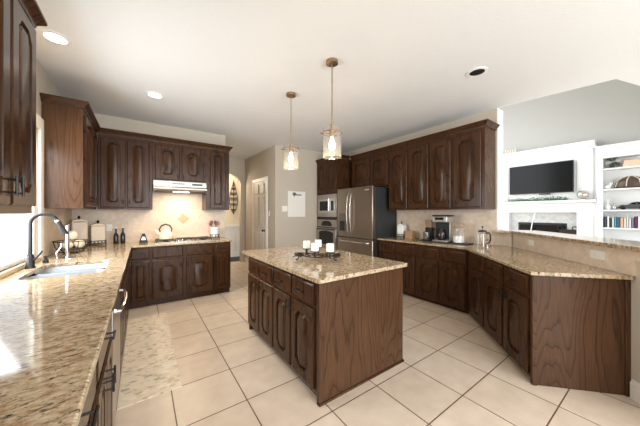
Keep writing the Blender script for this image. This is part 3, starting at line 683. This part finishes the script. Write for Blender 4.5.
t = thing('kitchen_timer', 'small dark pyramid shaped timer left of the cooktop', 'timer', (.02, 4.99, CT))
b = B(); q = [b.m.verts.new(p) for p in ((-.06, -.05, .0005), (.06, -.05, .0005), (.06, .05, .0005), (-.06, .05, .0005), (-.055, -.046, .025), (.055, -.046, .025), (.055, .046, .025), (-.055, .046, .025), (-.02, -.015, .15), (.02, -.015, .15), (.02, .015, .15), (-.02, .015, .15))]
for r in (0, 4):
    for k in range(4): b.m.faces.new((q[r + k], q[r + (k + 1) % 4], q[r + 4 + (k + 1) % 4], q[r + 4 + k]))
b.m.faces.new(q[8:12]); b.m.faces.new(q[0:4][::-1])
b.build('case', IRON, t, bevel=.004); B().extr([(-.03, .05), (.03, .05), (.016, .10), (-.016, .10)], 'y', -.046, -.041).build('dial', SILVER, t, (0, .0, 0))
# kettle
t = thing('kettle', 'cream enamel kettle with black handle on the cooktop', 'kettle', (.325, 4.95, CT + .046))
B().lathe([(.075, .0), (.098, .008), (.104, .05), (.098, .085), (.075, .125), (.045, .145), (.04, .15), (0, .15)], (0, 0, 0), 28).build('body', ENAMEL, t)
B().lathe([(.042, .1505), (.03, .162), (.008, .168), (.008, .178), (.016, .188), (.01, .2), (0, .202)], (0, 0, 0), 18).build('lid', ENAMEL, t)
B().tube([(-.085, 0, .085), (-.12, 0, .11), (-.145, 0, .15), (-.155, 0, .165)], lambda u: .024 - .010 * u, 12).build('spout', ENAMEL, t)
B().tube([(-.075, 0, .115), (-.09, 0, .17), (-.06, 0, .225), (0, 0, .25), (.06, 0, .225), (.09, 0, .17), (.08, 0, .11)], lambda u: .007 + .007 * math.sin(PI * u), 10).build('handle', BLACKP, t)
# utensil crock
t = thing('utensil_crock', 'white ceramic utensil crock in a black stand right of cooktop', 'crock', (1.14, 5.12, CT))
B().lathe([(.06, .03), (.072, .04), (.076, .20), (.08, .21), (.075, .215), (.068, .205), (.066, .05), (0, .045)], (0, 0, 0), 24).build('jar', CERW, t)
b = B()
for r, z in ((.08, .03), (.083, .075)): b.tube([(r * math.cos(2 * PI * k / 20), r * math.sin(2 * PI * k / 20), z) for k in range(20)], .005, 6, True)
for k in range(8):
    a = 2 * PI * k / 8; b.tube([(.095 * math.cos(a), .095 * math.sin(a), .004), (.08 * math.cos(a), .08 * math.sin(a), .03), (.083 * math.cos(a), .083 * math.sin(a), .075)], .005, 6)
b.build('stand', BLACK, t)
for i, (dx, dy, hh, m, kd, lb) in enumerate(((-.055, -.01, .31, PURPLE, 's', 'purple spoon leaning left in the white crock'), (-.035, .045, .335, PURPLE, 't', 'purple spatula standing at the back of the crock'), (.02, .045, .34, PURPLE, 's', 'purple spoon upright in the middle of the crock'), (.02, -.045, .325, PURPLE, 't', 'purple spatula at the front of the crock'), (.055, .0, .31, TAN, 's', 'tan wooden spoon leaning right in the white crock'))):
    t = thing('spatula' if kd == 't' else 'spoon', lb, 'utensil', (1.14, 5.12, CT), 0, 'utensils in the white crock')
    p0 = Vector((dx * .3, dy * .3, .05)); p1 = Vector((dx * 1.25, dy * 1.25, hh * .8)); B().tube([p0, p1], .006, 8).build('shaft', m, t)
    d = (p1 - p0).normalized()
    if kd == 's': B().ball(p1 + d * .03, .03, (.9, .35, 1.25), 12).build('head', m, t)
    else: B().box(p1.x - .025, p1.x + .025, p1.y - .004, p1.y + .004, p1.z - .005, p1.z + .07).build('head', m, t, bevel=.008)

# ------------------------------------------------------------------ right worktop
canister('white square canister with dark knob beside the refrigerator', 4.16, 3.11, -R90 + .1, .135, .235, m=CERW)
t = thing('recipe_box', 'small tan wooden box next to the white canister', 'box', (4.14, 2.91, CT), -R90)
B().box(-.08, .08, -.055, .055, .0005, .115).build('body', TAN, t, bevel=.003); B().box(-.082, .082, -.057, .057, .1155, .15).build('lid', TAN, t, bevel=.003)
tag(B().box(-.40, .40, -.12, .12, .0005, .012).build('tray', BLACKP, None, (4.10, 2.22, CT), .004, (0, 0, -R90)), 'long black tray under the coffee machine', 'tray')
TZ = CT + .0125
t = thing('coffee_grinder', 'black coffee grinder with smoky hopper left of coffee machine', 'grinder', (4.08, 2.50, TZ), -R90)
B().box(-.06, .06, -.01, .10, 0, .22).build('body', BLACKP, t, bevel=.012); B().box(-.065, .065, -.10, .10, .0, .02).build('base', BLACKP, t)
B().lathe([(.05, .0205), (.055, .03), (.055, .14), (.045, .15), (0, .152)], (0, -.055, 0), 18).build('grounds_bin', mat('grinder_steel', lin(150, 150, 150), .25, .8), t)
B().lathe([(.05, .2205), (.055, .24), (.078, .34), (.078, .35), (0, .352)], (0, .035, 0), 20).build('hopper', AMBER, t)
t = thing('coffee_maker', 'stainless and black drip coffee maker on the tray', 'coffee maker', (4.08, 2.235, TZ), -R90)
B().box(-.125, .125, -.02, .115, .0, .32).box(-.125, .125, -.12, .115, .0, .03).build('body', mat('brewer_steel', lin(188, 186, 182), .28, .85), t, bevel=.008)
B().box(-.125, .125, -.12, .115, .3205, .415).build('brew_head', mat('brewer_steel2', lin(198, 196, 192), .28, .85), t, bevel=.01)
B().box(-.128, .128, -.122, .117, .4155, .44).build('lid', BLACKP, t, bevel=.01)
B().box(-.07, .07, -.125, -.1205, .36, .40).build('display', GLOSSBLK, t)
B().box(-.115, .115, -.024, -.0205, .035, .315).build('back_plate', BLACKP, t)
b = B().lathe([(.05, .0305), (.068, .05), (.072, .12), (.06, .18), (.045, .20), (.045, .215), (0, .216)], (0, -.065, 0), 22); cf = b.build('carafe', mat('coffee_glass', lin(34, 26, 22), .06), t)
B().tube([(-.045, -.10, .20), (-.085, -.125, .19), (-.09, -.13, .10), (-.058, -.105, .075)], .009, 8).build('carafe_handle', BLACKP, cf)
for k in range(4): B().lathe([(.009, 0), (.009, .004), (0, .004)], (-.06 + k * .04, -.1205, .34), 10, (0, -1, 0)).build('button', CHROME, t)
t = thing('glass_jar', 'clear glass jar half filled with white sugar, right of coffee machine', 'jar', (4.08, 1.985, TZ), -R90)
b = B(); b.lathe([(.06, 0.0), (.083, .01), (.085, .19), (.07, .225), (.07, .235)], (0, 0, 0), 24); b.build('jar', glassmat('jar_glass', milky=.10), t)
B().lathe([(.079, .0105), (.08, .11), (.0, .113)], (0, 0, 0), 24).build('sugar', CERW, t)
b = B()
b.lathe([(.072, .2355), (.088, .25), (.108, .30), (.104, .305), (0, .306)], (0, 0, 0), 24); b.build('lid', glassmat('lid_glass', milky=.22, tint=(.95, .85, .7, 1)), t)
t = thing('french_press', 'glass french press with black handle, on bend of the worktop', 'french press', (4.02, 1.62, CT), -R90 - .2)
B().lathe([(.05, .006), (.052, .02), (.052, .20), (.056, .21)], (0, 0, 0), 22).build('beaker', GLASS, t)
b = B()
for z in (.03, .19): b.tube([(.0545 * math.cos(2 * PI * k / 24), .0545 * math.sin(2 * PI * k / 24), z) for k in range(24)], .005, 6, True)
for k in range(4):
    a = PI / 4 + PI / 2 * k; b.tube([(.062 * math.cos(a), .062 * math.sin(a), .003), (.055 * math.cos(a), .055 * math.sin(a), .03), (.055 * math.cos(a), .055 * math.sin(a), .19)], .004, 6)
b.build('frame', CHROME, t)
B().lathe([(.058, .2105), (.055, .228), (.03, .238), (0, .24)], (0, 0, 0), 20).build('lid', BLACKP, t); B().lathe([(.004, .24), (.004, .27), (.014, .275), (.014, .29), (0, .297)], (0, 0, 0), 12).build('plunger', BLACKP, t)
B().tube([(.05, 0, .195), (.09, 0, .205), (.112, 0, .18), (.112, 0, .10), (.09, 0, .06), (.055, 0, .045)], .010, 8).build('handle', BLACKP, t)
t = thing('honey_pot', 'small clear glass pot on a wooden coaster by french press', 'jar', (4.17, 1.61, CT), 0)
B().lathe([(.05, .0005), (.05, .01), (0, .0105)], (0, 0, 0), 18).build('coaster', TAN, t); B().lathe([(.036, .011), (.042, .03), (.036, .07), (.03, .078)], (0, 0, 0), 18).build('pot', GLASS, t); B().lathe([(.032, .0785), (.032, .09), (.008, .096), (.008, .105), (0, .107)], (0, 0, 0), 16).build('lid', BRONZE, t)

# outlets and switches
def plate(label, loc, rz, wd=.075, ht=.115, gangs=1, kind='outlet', group='wall plates'):
    t = thing('light_switch' if kind == 'switch' else 'outlet', label, kind, loc, rz, group)
    B().box(-wd / 2, wd / 2, -.006, -.0003, -ht / 2, ht / 2).build('cover_plate', PLATE, t, bevel=.002)
    for g in range(gangs):
        gx = (g - (gangs - 1) / 2) * .046
        if kind == 'switch': B().box(gx - .012, gx + .012, -.012, -.0063, -.03, .03).build('rocker', CERW, t, bevel=.002)
        elif wd > ht: B().box(gx - .014, gx + .014, -.009, -.0063, -.017, .017).build('socket', CERW, t, bevel=.002)
        else:
            for z in (-.025, .025): B().box(gx - .015, gx + .015, -.009, -.0063, z - .014, z + .014).build('socket', CERW, t, bevel=.002)
x, y = pw(1.178, .656); plate('double outlet on the half wall nearest the living-room bookcase', (x, y, 1.062), PR, .15, .075, 2)
x, y = pw(.233, .656); plate('outlet on the half wall nearest the wall cabinets', (x, y, 1.06), PR, .11, .07, 2)
plate('outlet on the range backsplash between canister and oil bottles', (-.43, 5.262, 1.20), 0)
plate('double light switch left of the white board', (2.73, 5.30, 1.535), 0, .14, .13, 2, 'switch')
plate('single light switch beside the pantry door', (2.489, 5.62, 1.42), -R90, .085, .13, 1, 'switch')
# white board on the pantry wall with a scribbled heading
t = thing('message_board', 'white rectangular board with dark script heading on beige wall', 'board', (3.05, 5.30, 1.655))
B().box(-.24, .24, -.018, -.0005, -.315, .30).build('board', BOARD, t, bevel=.003)
sc = [(-.10, .20), (-.115, .245), (-.09, .27), (-.06, .265), (-.075, .21), (-.085, .17), (-.06, .20), (-.04, .26), (-.03, .235), (-.035, .20), (-.01, .235), (.0, .215), (.005, .20), (.03, .235), (.035, .20), (.06, .23), (.065, .20), (.09, .235), (.095, .20), (.125, .225)]
b = B(); b.tube([(x, -.0225, z) for x, z in sc], .007, 6); b.tube([(-.12, -.0225, .235), (-.10, -.0225, .225), (-.07, -.0225, .235)], .011, 6); b.build('script', INK, t)
b = B()
for k in range(7): b.box(-.21, .21, -.0188, -.0183, .12 - k * .065, .122 - k * .065)
b.build('ruled_lines', mat('faint_grey', lin(212, 204, 196), .6), t)

# ------------------------------------------------------------------ island top: candles on an iron tray
t = thing('candle_tray', 'dark scrolled iron candle tray in the middle of the island', 'candle holder', (1.515, 2.19, CT + .002), -.75)
b = B()
for s in (-1, 1):
    b.tube([(.245 * math.cos(a) * s, .11 * math.sin(a), .03 + .02 * abs(math.cos(a))) for a in [-PI / 2 + PI * k / 16 for k in range(17)]], .006, 6)
    for q in (-1, 1): b.tube([(s * .20 + .04 * (1 - k / 18) * math.cos(k * .7) , q * .035 + .045 * (1 - k / 18) * math.sin(k * .7) * q, .035) for k in range(17)], .005, 6)
    b.tube([(s * .18, -.09, .03), (s * .19, -.11, .008), (s * .21, -.12, .0075)], .006, 6).tube([(s * .18, .09, .03), (s * .19, .11, .008), (s * .21, .12, .0075)], .006, 6)
for k in range(7):
    x = -.21 + k * .07; b.tube([(x - .03, -.10, .032), (x, 0, .036), (x + .03, .10, .032)], .004, 6)
b.tube([(-.24, 0, .036), (.24, 0, .036)], .005, 6); b.build('frame', IRON, t)
cps = [(1.467, 2.33), (1.43, 2.113), (1.628, 2.34), (1.524, 1.985)]
b = B()
ti = Matrix.Rotation(.75, 2)
loc = [ti @ (Vector(c) - Vector((1.515, 2.19))) for c in cps]
for v in loc: B().lathe([(.012, .03), (.012, .085), (.046, .092), (.046, .098), (0, .0985)], (v.x, v.y, 0), 16).build('candle_cup', IRON, t)
for (x, y), lb in zip(cps, ('white pillar candle leftmost on the iron tray', 'white pillar candle second from left, in front', 'white pillar candle farthest back on the iron tray', 'white pillar candle rightmost on the iron tray')):
    t = thing('candle', lb, 'candle', (x, y, CT + .101), random.random(), 'white pillar candles on the island')
    B().lathe([(.037, 0), (.039, .003), (.039, .074), (.035, .079), (0, .076)], (0, 0, 0), 22).build('wax', WAX, t); B().cyl((0, 0, .0765), (0, 0, .088), .0015, 6).build('wick', INK, t)

# ------------------------------------------------------------------ pendants and recessed lights
def pendant(label, x, y, zb, zt, r):
    t = thing('pendant_light', label, 'pendant light', (x, y, 3.0), 0, 'pendants over the island')
    B().lathe([(0, 0), (.062, -.0005), (.062, -.03), (.05, -.036), (0, -.037)], (0, 0, 0), 24).build('canopy', BRONZE, t)
    B().cyl((0, 0, -.036), (0, 0, zt - 3.0 + .02), .006, 8).build('rod', BRONZE, t)
    h = zt - 3.0
    b = B().lathe([(0, h + .045), (.016, h + .045), (.016, h), (.03, h - .01), (.03, h - .085), (.02, h - .09), (0, h - .09)], (0, 0, 0), 18); b.build('socket', BRONZE, t)
    b = B()
    for k in range(3):
        a = 2 * PI * k / 3 + .4; b.tube([(.02 * math.cos(a), .02 * math.sin(a), h - .05), ((r + .018) * math.cos(a), (r + .018) * math.sin(a), h - .05)], .006, 6)
        b.ball(((r + .02) * math.cos(a), (r + .02) * math.sin(a), h - .05), .010, seg=8)
    b.tube([((r + .004) * math.cos(2 * PI * k / 24), (r + .004) * math.sin(2 * PI * k / 24), h - .05) for k in range(24)], .005, 6, True); b.build('bracket', BRONZE, t)
    b = B(); seg = 28; R0 = []
    for rr, z in ((r, h), (r, zb - 3.0), (r - .004, zb - 3.0), (r - .004, h), (r, h)): R0.append([b.m.verts.new((rr * math.cos(2 * PI * i / seg), rr * math.sin(2 * PI * i / seg), z)) for i in range(seg)])
    for p, q in zip(R0, R0[1:]):
        for i in range(seg): b.m.faces.new((p[i], p[(i + 1) % seg], q[(i + 1) % seg], q[i]))
    b.build('glass_shade', SEEDED, t)
    B().lathe([(0, h - .0905), (.014, h - .0905), (.018, h - .12), (.034, h - .165), (.034, h - .19), (.02, h - .22), (0, h - .228)], (0, 0, 0), 16).build('bulb', BULB, t)
    l = bpy.data.lights.new('pendant_bulb', 'POINT'); l.energy = 3.0; l.color = (1, .80, .55); l.shadow_soft_size = .04
    o = bpy.data.objects.new('pendant_bulb', l); C.objects.link(o); o.parent = t; o.location = (0, 0, h - .30)
pendant('glass cylinder pendant over the nearer end of the island', 1.60, 2.05, 2.005, 2.305, .096)
pendant('glass cylinder pendant over the farther end of the island', 1.60, 2.925, 2.015, 2.32, .102)
def canlight(label, x, y, lit, power=6):
    t = thing('recessed_light', label, 'ceiling light', (x, y, 3.0), 0, 'recessed ceiling lights')
    b = B(); seg = 28; R0 = []
    for rr, z in ((.105, -.0005), (.105, -.006), (.075, -.008), (.075, -.0005)): R0.append([b.m.verts.new((rr * math.cos(2 * PI * i / seg), rr * math.sin(2 * PI * i / seg), z)) for i in range(seg)])
    for p, q in zip(R0, R0[1:]):
        for i in range(seg): b.m.faces.new((p[i], p[(i + 1) % seg], q[(i + 1) % seg], q[i]))
    b.build('trim_ring', WHITE, t)
    B().lathe([(.074, -.0005), (.074, -.004), (0, -.0045)], (0, 0, 0), 24).build('lens' if lit else 'baffle', LAMPON if lit else BLACKP, t)
    if lit:
        l = bpy.data.lights.new('recessed_lamp', 'SPOT'); l.energy = power * 6; l.spot_size = 2.2; l.spot_blend = .8; l.color = (1, .88, .70); l.shadow_soft_size = .07
        o = bpy.data.objects.new('recessed_lamp', l); C.objects.link(o); o.parent = t; o.location = (0, 0, -.03)
canlight('lit recessed ceiling light above the sink beside the near cabinet', -.69 + .06, 3.20, True, 4)
canlight('lit recessed ceiling light in front of the range', .141, 3.995, True, 6)
canlight('unlit dark recessed ceiling light toward the living room', 3.04, 1.28, False)

# ------------------------------------------------------------------ rug, hall
tag(B().prism([(-.15, 2.35), (.27, 2.36), (.28, 4.22), (-.15, 4.22)], .0005, .006).build('kitchen_mat', PEBBLE, None), 'pebble-print floor mat along the sink cabinets', 'mat')
tag(B().box(1.35, 2.75, 7.55, 8.30, .0005, .012).build('door_mat', RUGD, None), 'dark mat on the hall floor beyond the arch', 'mat')
# scrolled iron wall hanging seen through the arch
t = thing('wall_hanging', 'ornate dark scrolled iron hanging on the wall beyond the arch', 'wall decoration', (2.45, 8.398, 1.93))
b = B()
W = lambda u: .16 * math.sin(PI * min(1, u * 1.0)) ** .8 * (1.15 - .75 * u)
for s_ in (-1, 1): b.tube([(s_ * W(k / 24), -.02, -.50 + k * 1.04 / 24) for k in range(25)], .009, 6)
b.tube([(0, -.02, -.54), (0, -.02, .57)], .010, 6)
for u in (.10, .27, .44, .60, .76):
    for s_ in (-1, 1):
        w_ = W(u) * .48
        b.tube([(s_ * (w_ + w_ * (1 - k / 20) * math.cos(k * .55)), -.02, -.5 + u * 1.04 + w_ * (1 - k / 20) * math.sin(k * .55)) for k in range(19)], .009, 6)
b.build('scrollwork', IRON, t)
l = bpy.data.lights.new('assumed_dining_lamp', 'POINT'); l.energy = 26; l.color = (1, .88, .7); l.shadow_soft_size = .3  # unseen lamp, assumed and added to light the room beyond the arch
o = bpy.data.objects.new('assumed_dining_lamp', l); C.objects.link(o); o.location = (1.7, 7.95, 2.6)

# ------------------------------------------------------------------ living room: fireplace wall
FX0 = 9.10
t = thing('fireplace', 'white built-in fireplace surround with mantel below the television', 'fireplace', (FX0, 3.55, 0), -R90)
# local x runs towards the viewer's right (world -Y); x = 3.55 - Y
b = B().box(0, 2.42, 0.06, .2495, 1.77, 3.10).box(0.0, .60, 0, .2495, 0, 1.45).box(2.07, 2.42, 0, .2495, 0, 1.45).box(0, 2.42, 0, .2495, 1.45, 1.70)
b.build('chimney_breast', WHITE, t, bevel=.004)
b = B()
for (xa, xb) in ((.38, .50), (2.14, 2.36)):
    b.box(xa, xb, -.02, -.0005, .12, 1.40)
    b.box(xa, xb, .03, .0595, 1.78, 3.05)
b.box(.50, 2.14, .045, .0595, 2.93, 3.0).box(.50, 2.14, .045, .0595, 1.80, 1.86).box(.50, .58, .045, .0595, 1.86, 2.93).box(2.06, 2.14, .045, .0595, 1.86, 2.93)
b.build('pilasters', WHITE, t, bevel=.006)
B().box(-.04, 2.425, -.14, .2495, 1.70, 1.768).build('mantel_shelf', WHITE, t, bevel=.01)
b = B()
for o_, z0, z1 in ((.02, 3.10, 3.14), (.06, 3.14, 3.19), (.10, 3.19, 3.24)): b.box(-o_ * .2, 2.39, .06 - o_, .2495, z0 + .0003, z1)
b.build('cornice', WHITE, t, bevel=.006)
B().box(.601, 2.069, .16, .2495, 0.0, 1.449).build('tile_surround', HEARTH, t)
b = B().box(.80, 1.86, .145, .1595, .45, 1.16); b.build('firebox', FIREBRICK, t, bevel=.006)
B().box(.84, 1.82, .138, .1445, .5, 1.10).build('firebox_glass', GLOSSBLK, t)
t = thing('television', 'large black flat television mounted above the mantel', 'television', (FX0, 2.22, 2.39), -R90)
B().box(-.69, .69, -.06, .02, -.41, .41).build('housing', BLACKP, t, bevel=.006); B().box(-.676, .676, -.0625, -.0605, -.39, .395).build('screen', TVM, t)
B().box(-.15, .15, .02, .0595, -.15, .15).build('wall_bracket', BLACK, t)
tag(B().box(-.12, .12, -.02, .02, 0, .028).build('sound_bar', BLACKP, None, (FX0 - .03, 2.10, 1.94), 0.004, (0, 0, -R90)), 'thin black bar fixed just below the television', 'sound bar')
# garland
b = B()
for i in range(420):
    y = random.uniform(1.65, 2.95); c = Vector((FX0 - .06 + random.gauss(0, .025), y, 1.772 + abs(random.gauss(0.02, .035)))); c.z = max(c.z, 1.79)
    a = Vector((random.uniform(-1, .3), random.uniform(-1, 1), random.uniform(-.2, .8))).normalized(); q = a.orthogonal().normalized()
    Lf = random.uniform(.035, .06); k = Lf * .28
    vs = [b.m.verts.new(p) for p in (c, c + a * Lf * .5 + q * k, c + a * Lf, c + a * Lf * .5 - q * k)]; b.m.faces.new(vs)
b.tube([(FX0 - .06 + .01 * math.sin(k), 1.65 + k * 1.3 / 30, 1.782 + .004 * math.cos(k * 2)) for k in range(31)], .010, 6)
tag(b.build('leaf_garland', GREEN, None), 'green leaf garland lying along the white mantel', 'garland', kind='stuff')
t = thing('silver_ball', 'round silvered glass ball on the right end of the mantel', 'ornament', (FX0 - .07, 1.36, 1.769))
B().lathe([(.05, 0), (.05, .012), (0, .013)], (0, 0, 0), 16).build('foot', SILVER, t); B().ball((0, 0, .125), .115, (1, 1, .98), 22).build('globe', SILVER, t); B().cyl((0, 0, .235), (0, 0, .30), .016, 12).build('neck', SILVER, t)
t = thing('candlestick', 'slender white candlestick at the left end of the mantel', 'candlestick', (FX0 - .04, 3.03, 1.769))
B().lathe([(.05, 0), (.05, .01), (.015, .03), (.012, .14), (.03, .16), (.03, .17), (0, .171)], (0, 0, 0), 14).build('stem', SILVER, t); B().cyl((0, 0, .1715), (0, 0, .30), .018, 12).build('taper', WAX, t)
tag(B().tube([(FX0 + .03, 2.43, .86), (FX0 - .02, 2.36, 1.25), (FX0 + .02, 2.32, 1.44)], .013, 8).build('fire_poker', WHITE, None), 'white rod leaning against the fireplace opening', 'poker')
t = thing('andiron', 'dark scrolled andiron at the right side of the fireplace', 'andiron', (FX0 + .06, 1.66, 0), -R90)
B().box(-.14, .14, -.03, .03, .45, .49).box(-.12, -.1, -.02, .02, 0, .45).box(.1, .12, -.02, .02, 0, .45).box(-.16, .16, -.03, .03, .82, 1.0).box(-.11, .11, -.01, .01, .49, .82).build('frame', IRON, t)
b = B()
for s in (-1, 1): b.tube([(s * .14 + .05 * math.cos(k * .6), -.03, 1.03 + .05 * math.sin(k * .6)) for k in range(9)], .012, 6)
b.build('scroll', IRON, t)
t = thing('decor_letters', 'row of small pale upright ornaments on top of the cornice', 'ornament', (FX0 + .05, 2.93, 3.2405), -R90)
for k in range(5): B().box(-.12 + k * .06, -.09 + k * .06, -.02, .02, 0, .13 - .02 * (k % 2)).build('upright', CERAM, t, bevel=.004)

# bookcase
BX = 9.0
t = thing('bookcase', 'white built-in bookcase right of the fireplace', 'bookcase', (BX, 1.12, 0), -R90)
BWD = 1.62
b = B().box(0, .10, 0, .349, 0, 2.85).box(BWD - .1, BWD, 0, .349, 0, 2.85).box(.10, BWD - .1, .32, .349, 0, 2.85).box(.10, BWD - .1, 0, .3195, 0, .80).box(.10, BWD - .1, 0, .3195, 2.74, 2.85)
b.build('carcass', WHITE, t, bevel=.004)
SH = (2.46, 1.97, 1.475, 1.055)
for z in SH: B().box(.1005, BWD - .1005, .01, .319, z, z + .035).build('shelf', WHITE, t, bevel=.003)
b = B()
for o_, z0, z1 in ((.02, 2.85, 2.91), (.06, 2.91, 2.97), (.10, 2.97, 3.03)): b.box(0, BWD, -o_, .349, z0 + .0003, z1)
b.build('cornice', WHITE, t, bevel=.006)
def onshelf(i): return SH[i] + .0355
sx = lambda lx: (BX, 1.12 - lx)
# shelf 1: windmill sculpture, stacked peach books
t = thing('pinwheel_sculpture', 'dark green pinwheel sculpture on the top bookcase shelf', 'sculpture', (BX + .12, .865, onshelf(0)), -R90)
B().box(-.08, .08, -.05, .05, 0, .02).build('base', IRON, t); B().cyl((0, 0, .02), (0, 0, .12), .014, 8).build('post', IRON, t)
for k in range(6):
    a = 2 * PI * k / 6 + .3
    bl = B(); c, s_ = math.cos(a), math.sin(a)
    bl.prism([(.02, -.014), (.10, -.05), (.14, -.01), (.12, .03), (.03, .02)], -.006, .006)
    o = bl.build('blade', mat('verdigris', lin(62, 72, 66), .4, .6, noise=.3) if k % 3 else SILVER, t, (0, -.03, .152), .002, (R90, -a, 0))
for k, (ln, h, lb) in enumerate(((.34, .05, 'peach book lying lowest in the top-shelf stack'), (.32, .045, 'peach book lying in the middle of the top-shelf stack'), (.29, .045, 'peach book lying topmost in the top-shelf stack'))):
    z = onshelf(0) + sum((.05, .045, .045)[:k]) + .0006 * k
    t = thing('book', lb, 'book', (BX + .14, .55, z), -R90, 'stacked peach books on the top shelf')
    B().box(-ln / 2, ln / 2, -.11, -.107, 0.0, h).box(-ln / 2, ln / 2, -.107, .1, 0, .004).box(-ln / 2, ln / 2, -.107, .1, h - .004, h).build('cover', PEACH, t)
    B().box(-ln / 2 + .006, ln / 2 - .006, -.1065, .095, .0042, h - .0042).build('pages', CERAM, t)
tag(B().box(-.10, .10, -.08, .08, 0, .05).build('book', CERAM, None, (BX + .14, .24, onshelf(0)), .004, (0, 0, -R90)), 'cream book lying alone at right of the top shelf', 'book')
# shelf 2: bronze shell bowl, white figurine
t = thing('shell_sculpture', 'large dark bronze turtle-shell shape on the second bookcase shelf', 'sculpture', (BX + .16, .61, onshelf(1)), -R90)
b = B(); b.lathe([(.22, .0), (.25, .04), (.22, .16), (.14, .24), (.05, .275), (0, .28)], (0, 0, 0), 14); o = b.build('shell', SHELL, t, smooth=False); o.scale = (1, .5, 1)
b = B()
for k in range(7):
    a = 2 * PI * k / 7; b.tube([(.25 * math.cos(a), .12 * math.sin(a), .04), (.2 * math.cos(a), .1 * math.sin(a), .20), (.06 * math.cos(a), .03 * math.sin(a), .278)], .009, 6)
b.build('ribs', CERAM, t)
t = thing('figurine', 'small white bird figurine left of the bronze shell', 'figurine', (BX + .10, .955, onshelf(1)), -R90)
B().ball((0, 0, .055), .055, (1.08, .8, 1), 14).build('body', CERW, t); B().ball((.055, 0, .13), .032, seg=12).build('head', CERW, t); B().tube([(.04, 0, .08), (.055, 0, .12)], .024, 8).build('neck', CERW, t); B().cyl((.085, 0, .13), (.108, 0, .125), .009, 8, .002).build('beak', INK, t)
tag(B().ball((0, 0, .05), .05, (2.2, 1, 1), 14).build('driftwood', SHELL, None, (BX + .13, .22, onshelf(1)), 0, (0, 0, -R90)), 'dark bronze lump at right of the second shelf', 'sculpture')
# shelf 3: vases, model car
for dx, h, r, lb in ((.955, .25, .05, 'tall slim white vase on the third bookcase shelf'), (.845, .16, .042, 'short white vase beside the model car')):
    tag(B().lathe([(r * .7, 0), (r, h * .2), (r, h * .35), (r * .35, h * .65), (r * .3, h * .92), (r * .45, h), (r * .3, h), (0, h * .9)], (0, 0, 0), 18).build('vase', CERW if h > .2 else SILVER, None, (BX + .13, dx, onshelf(2))), lb, 'vase', 'vases on the third shelf')
t = thing('model_car', 'pewter coloured vintage model car on the third bookcase shelf', 'model car', (BX + .14, .58, onshelf(2)), -R90)
B().extr([(-.22, .03), (.20, .03), (.22, .07), (.20, .12), (.15, .165), (.06, .18), (-.02, .16), (-.06, .115), (-.17, .10), (-.22, .075)], 'y', -.06, .06).build('body', CARM, t, bevel=.014)
B().extr([(-.03, .125), (.05, .125), (.05, .16), (.0, .155)], 'y', -.0625, -.0605).build('window', GLOSSBLK, t); B().extr([(.07, .125), (.15, .125), (.13, .155), (.07, .162)], 'y', -.0625, -.0605).build('window', GLOSSBLK, t)
for x in (-.14, .14):
    for y in (-.065, .065): B().cyl((x, y - .012, .042), (x, y + .012, .042), .042, 16).build('wheel', BLACKP, t)
    B().tube([(x + .062 * math.cos(a), -.068, .042 + .062 * math.sin(a)) for a in [PI * k / 10 for k in range(11)]], .012, 6).build('fender', CARM, t)
# shelf 4: books
cols = [((60, 66, 84), 'navy'), ((236, 232, 226), 'white'), ((44, 46, 52), 'black'), ((206, 210, 214), 'pale grey'), ((78, 150, 170), 'teal'), ((40, 96, 128), 'dark blue'), ((226, 168, 130), 'orange'), ((228, 220, 206), 'cream'), ((204, 226, 210), 'mint green'), ((236, 214, 220), 'pink'), ((120, 128, 140), 'slate grey'), ((90, 44, 70), 'plum'), ((232, 232, 232), 'bright white'), ((116, 60, 66), 'dark red')]
y = 1.0
for k, (c, nm) in enumerate(cols):
    th_ = random.choice((.034, .042, .05)); h = random.uniform(.22, .27); dp = random.uniform(.15, .19)
    t = thing('book', nm + ' book standing in the lowest row of the bookcase', 'book', (BX + .03, y - th_ / 2, onshelf(3)), -R90, 'upright books on the lowest bookcase shelf')
    m = mat('book_' + nm.replace(' ', '_'), lin(*c), .55, noise=.06)
    B().box(-th_ / 2, -th_ / 2 + .004, 0, dp, 0, h).box(th_ / 2 - .004, th_ / 2, 0, dp, 0, h).box(-th_ / 2, th_ / 2, 0, .004, 0, h).build('cover', m, t)
    B().box(-th_ / 2 + .0042, th_ / 2 - .0042, .0042, dp - .006, .004, h - .008).build('pages', CERAM, t)
    y -= th_ + .003
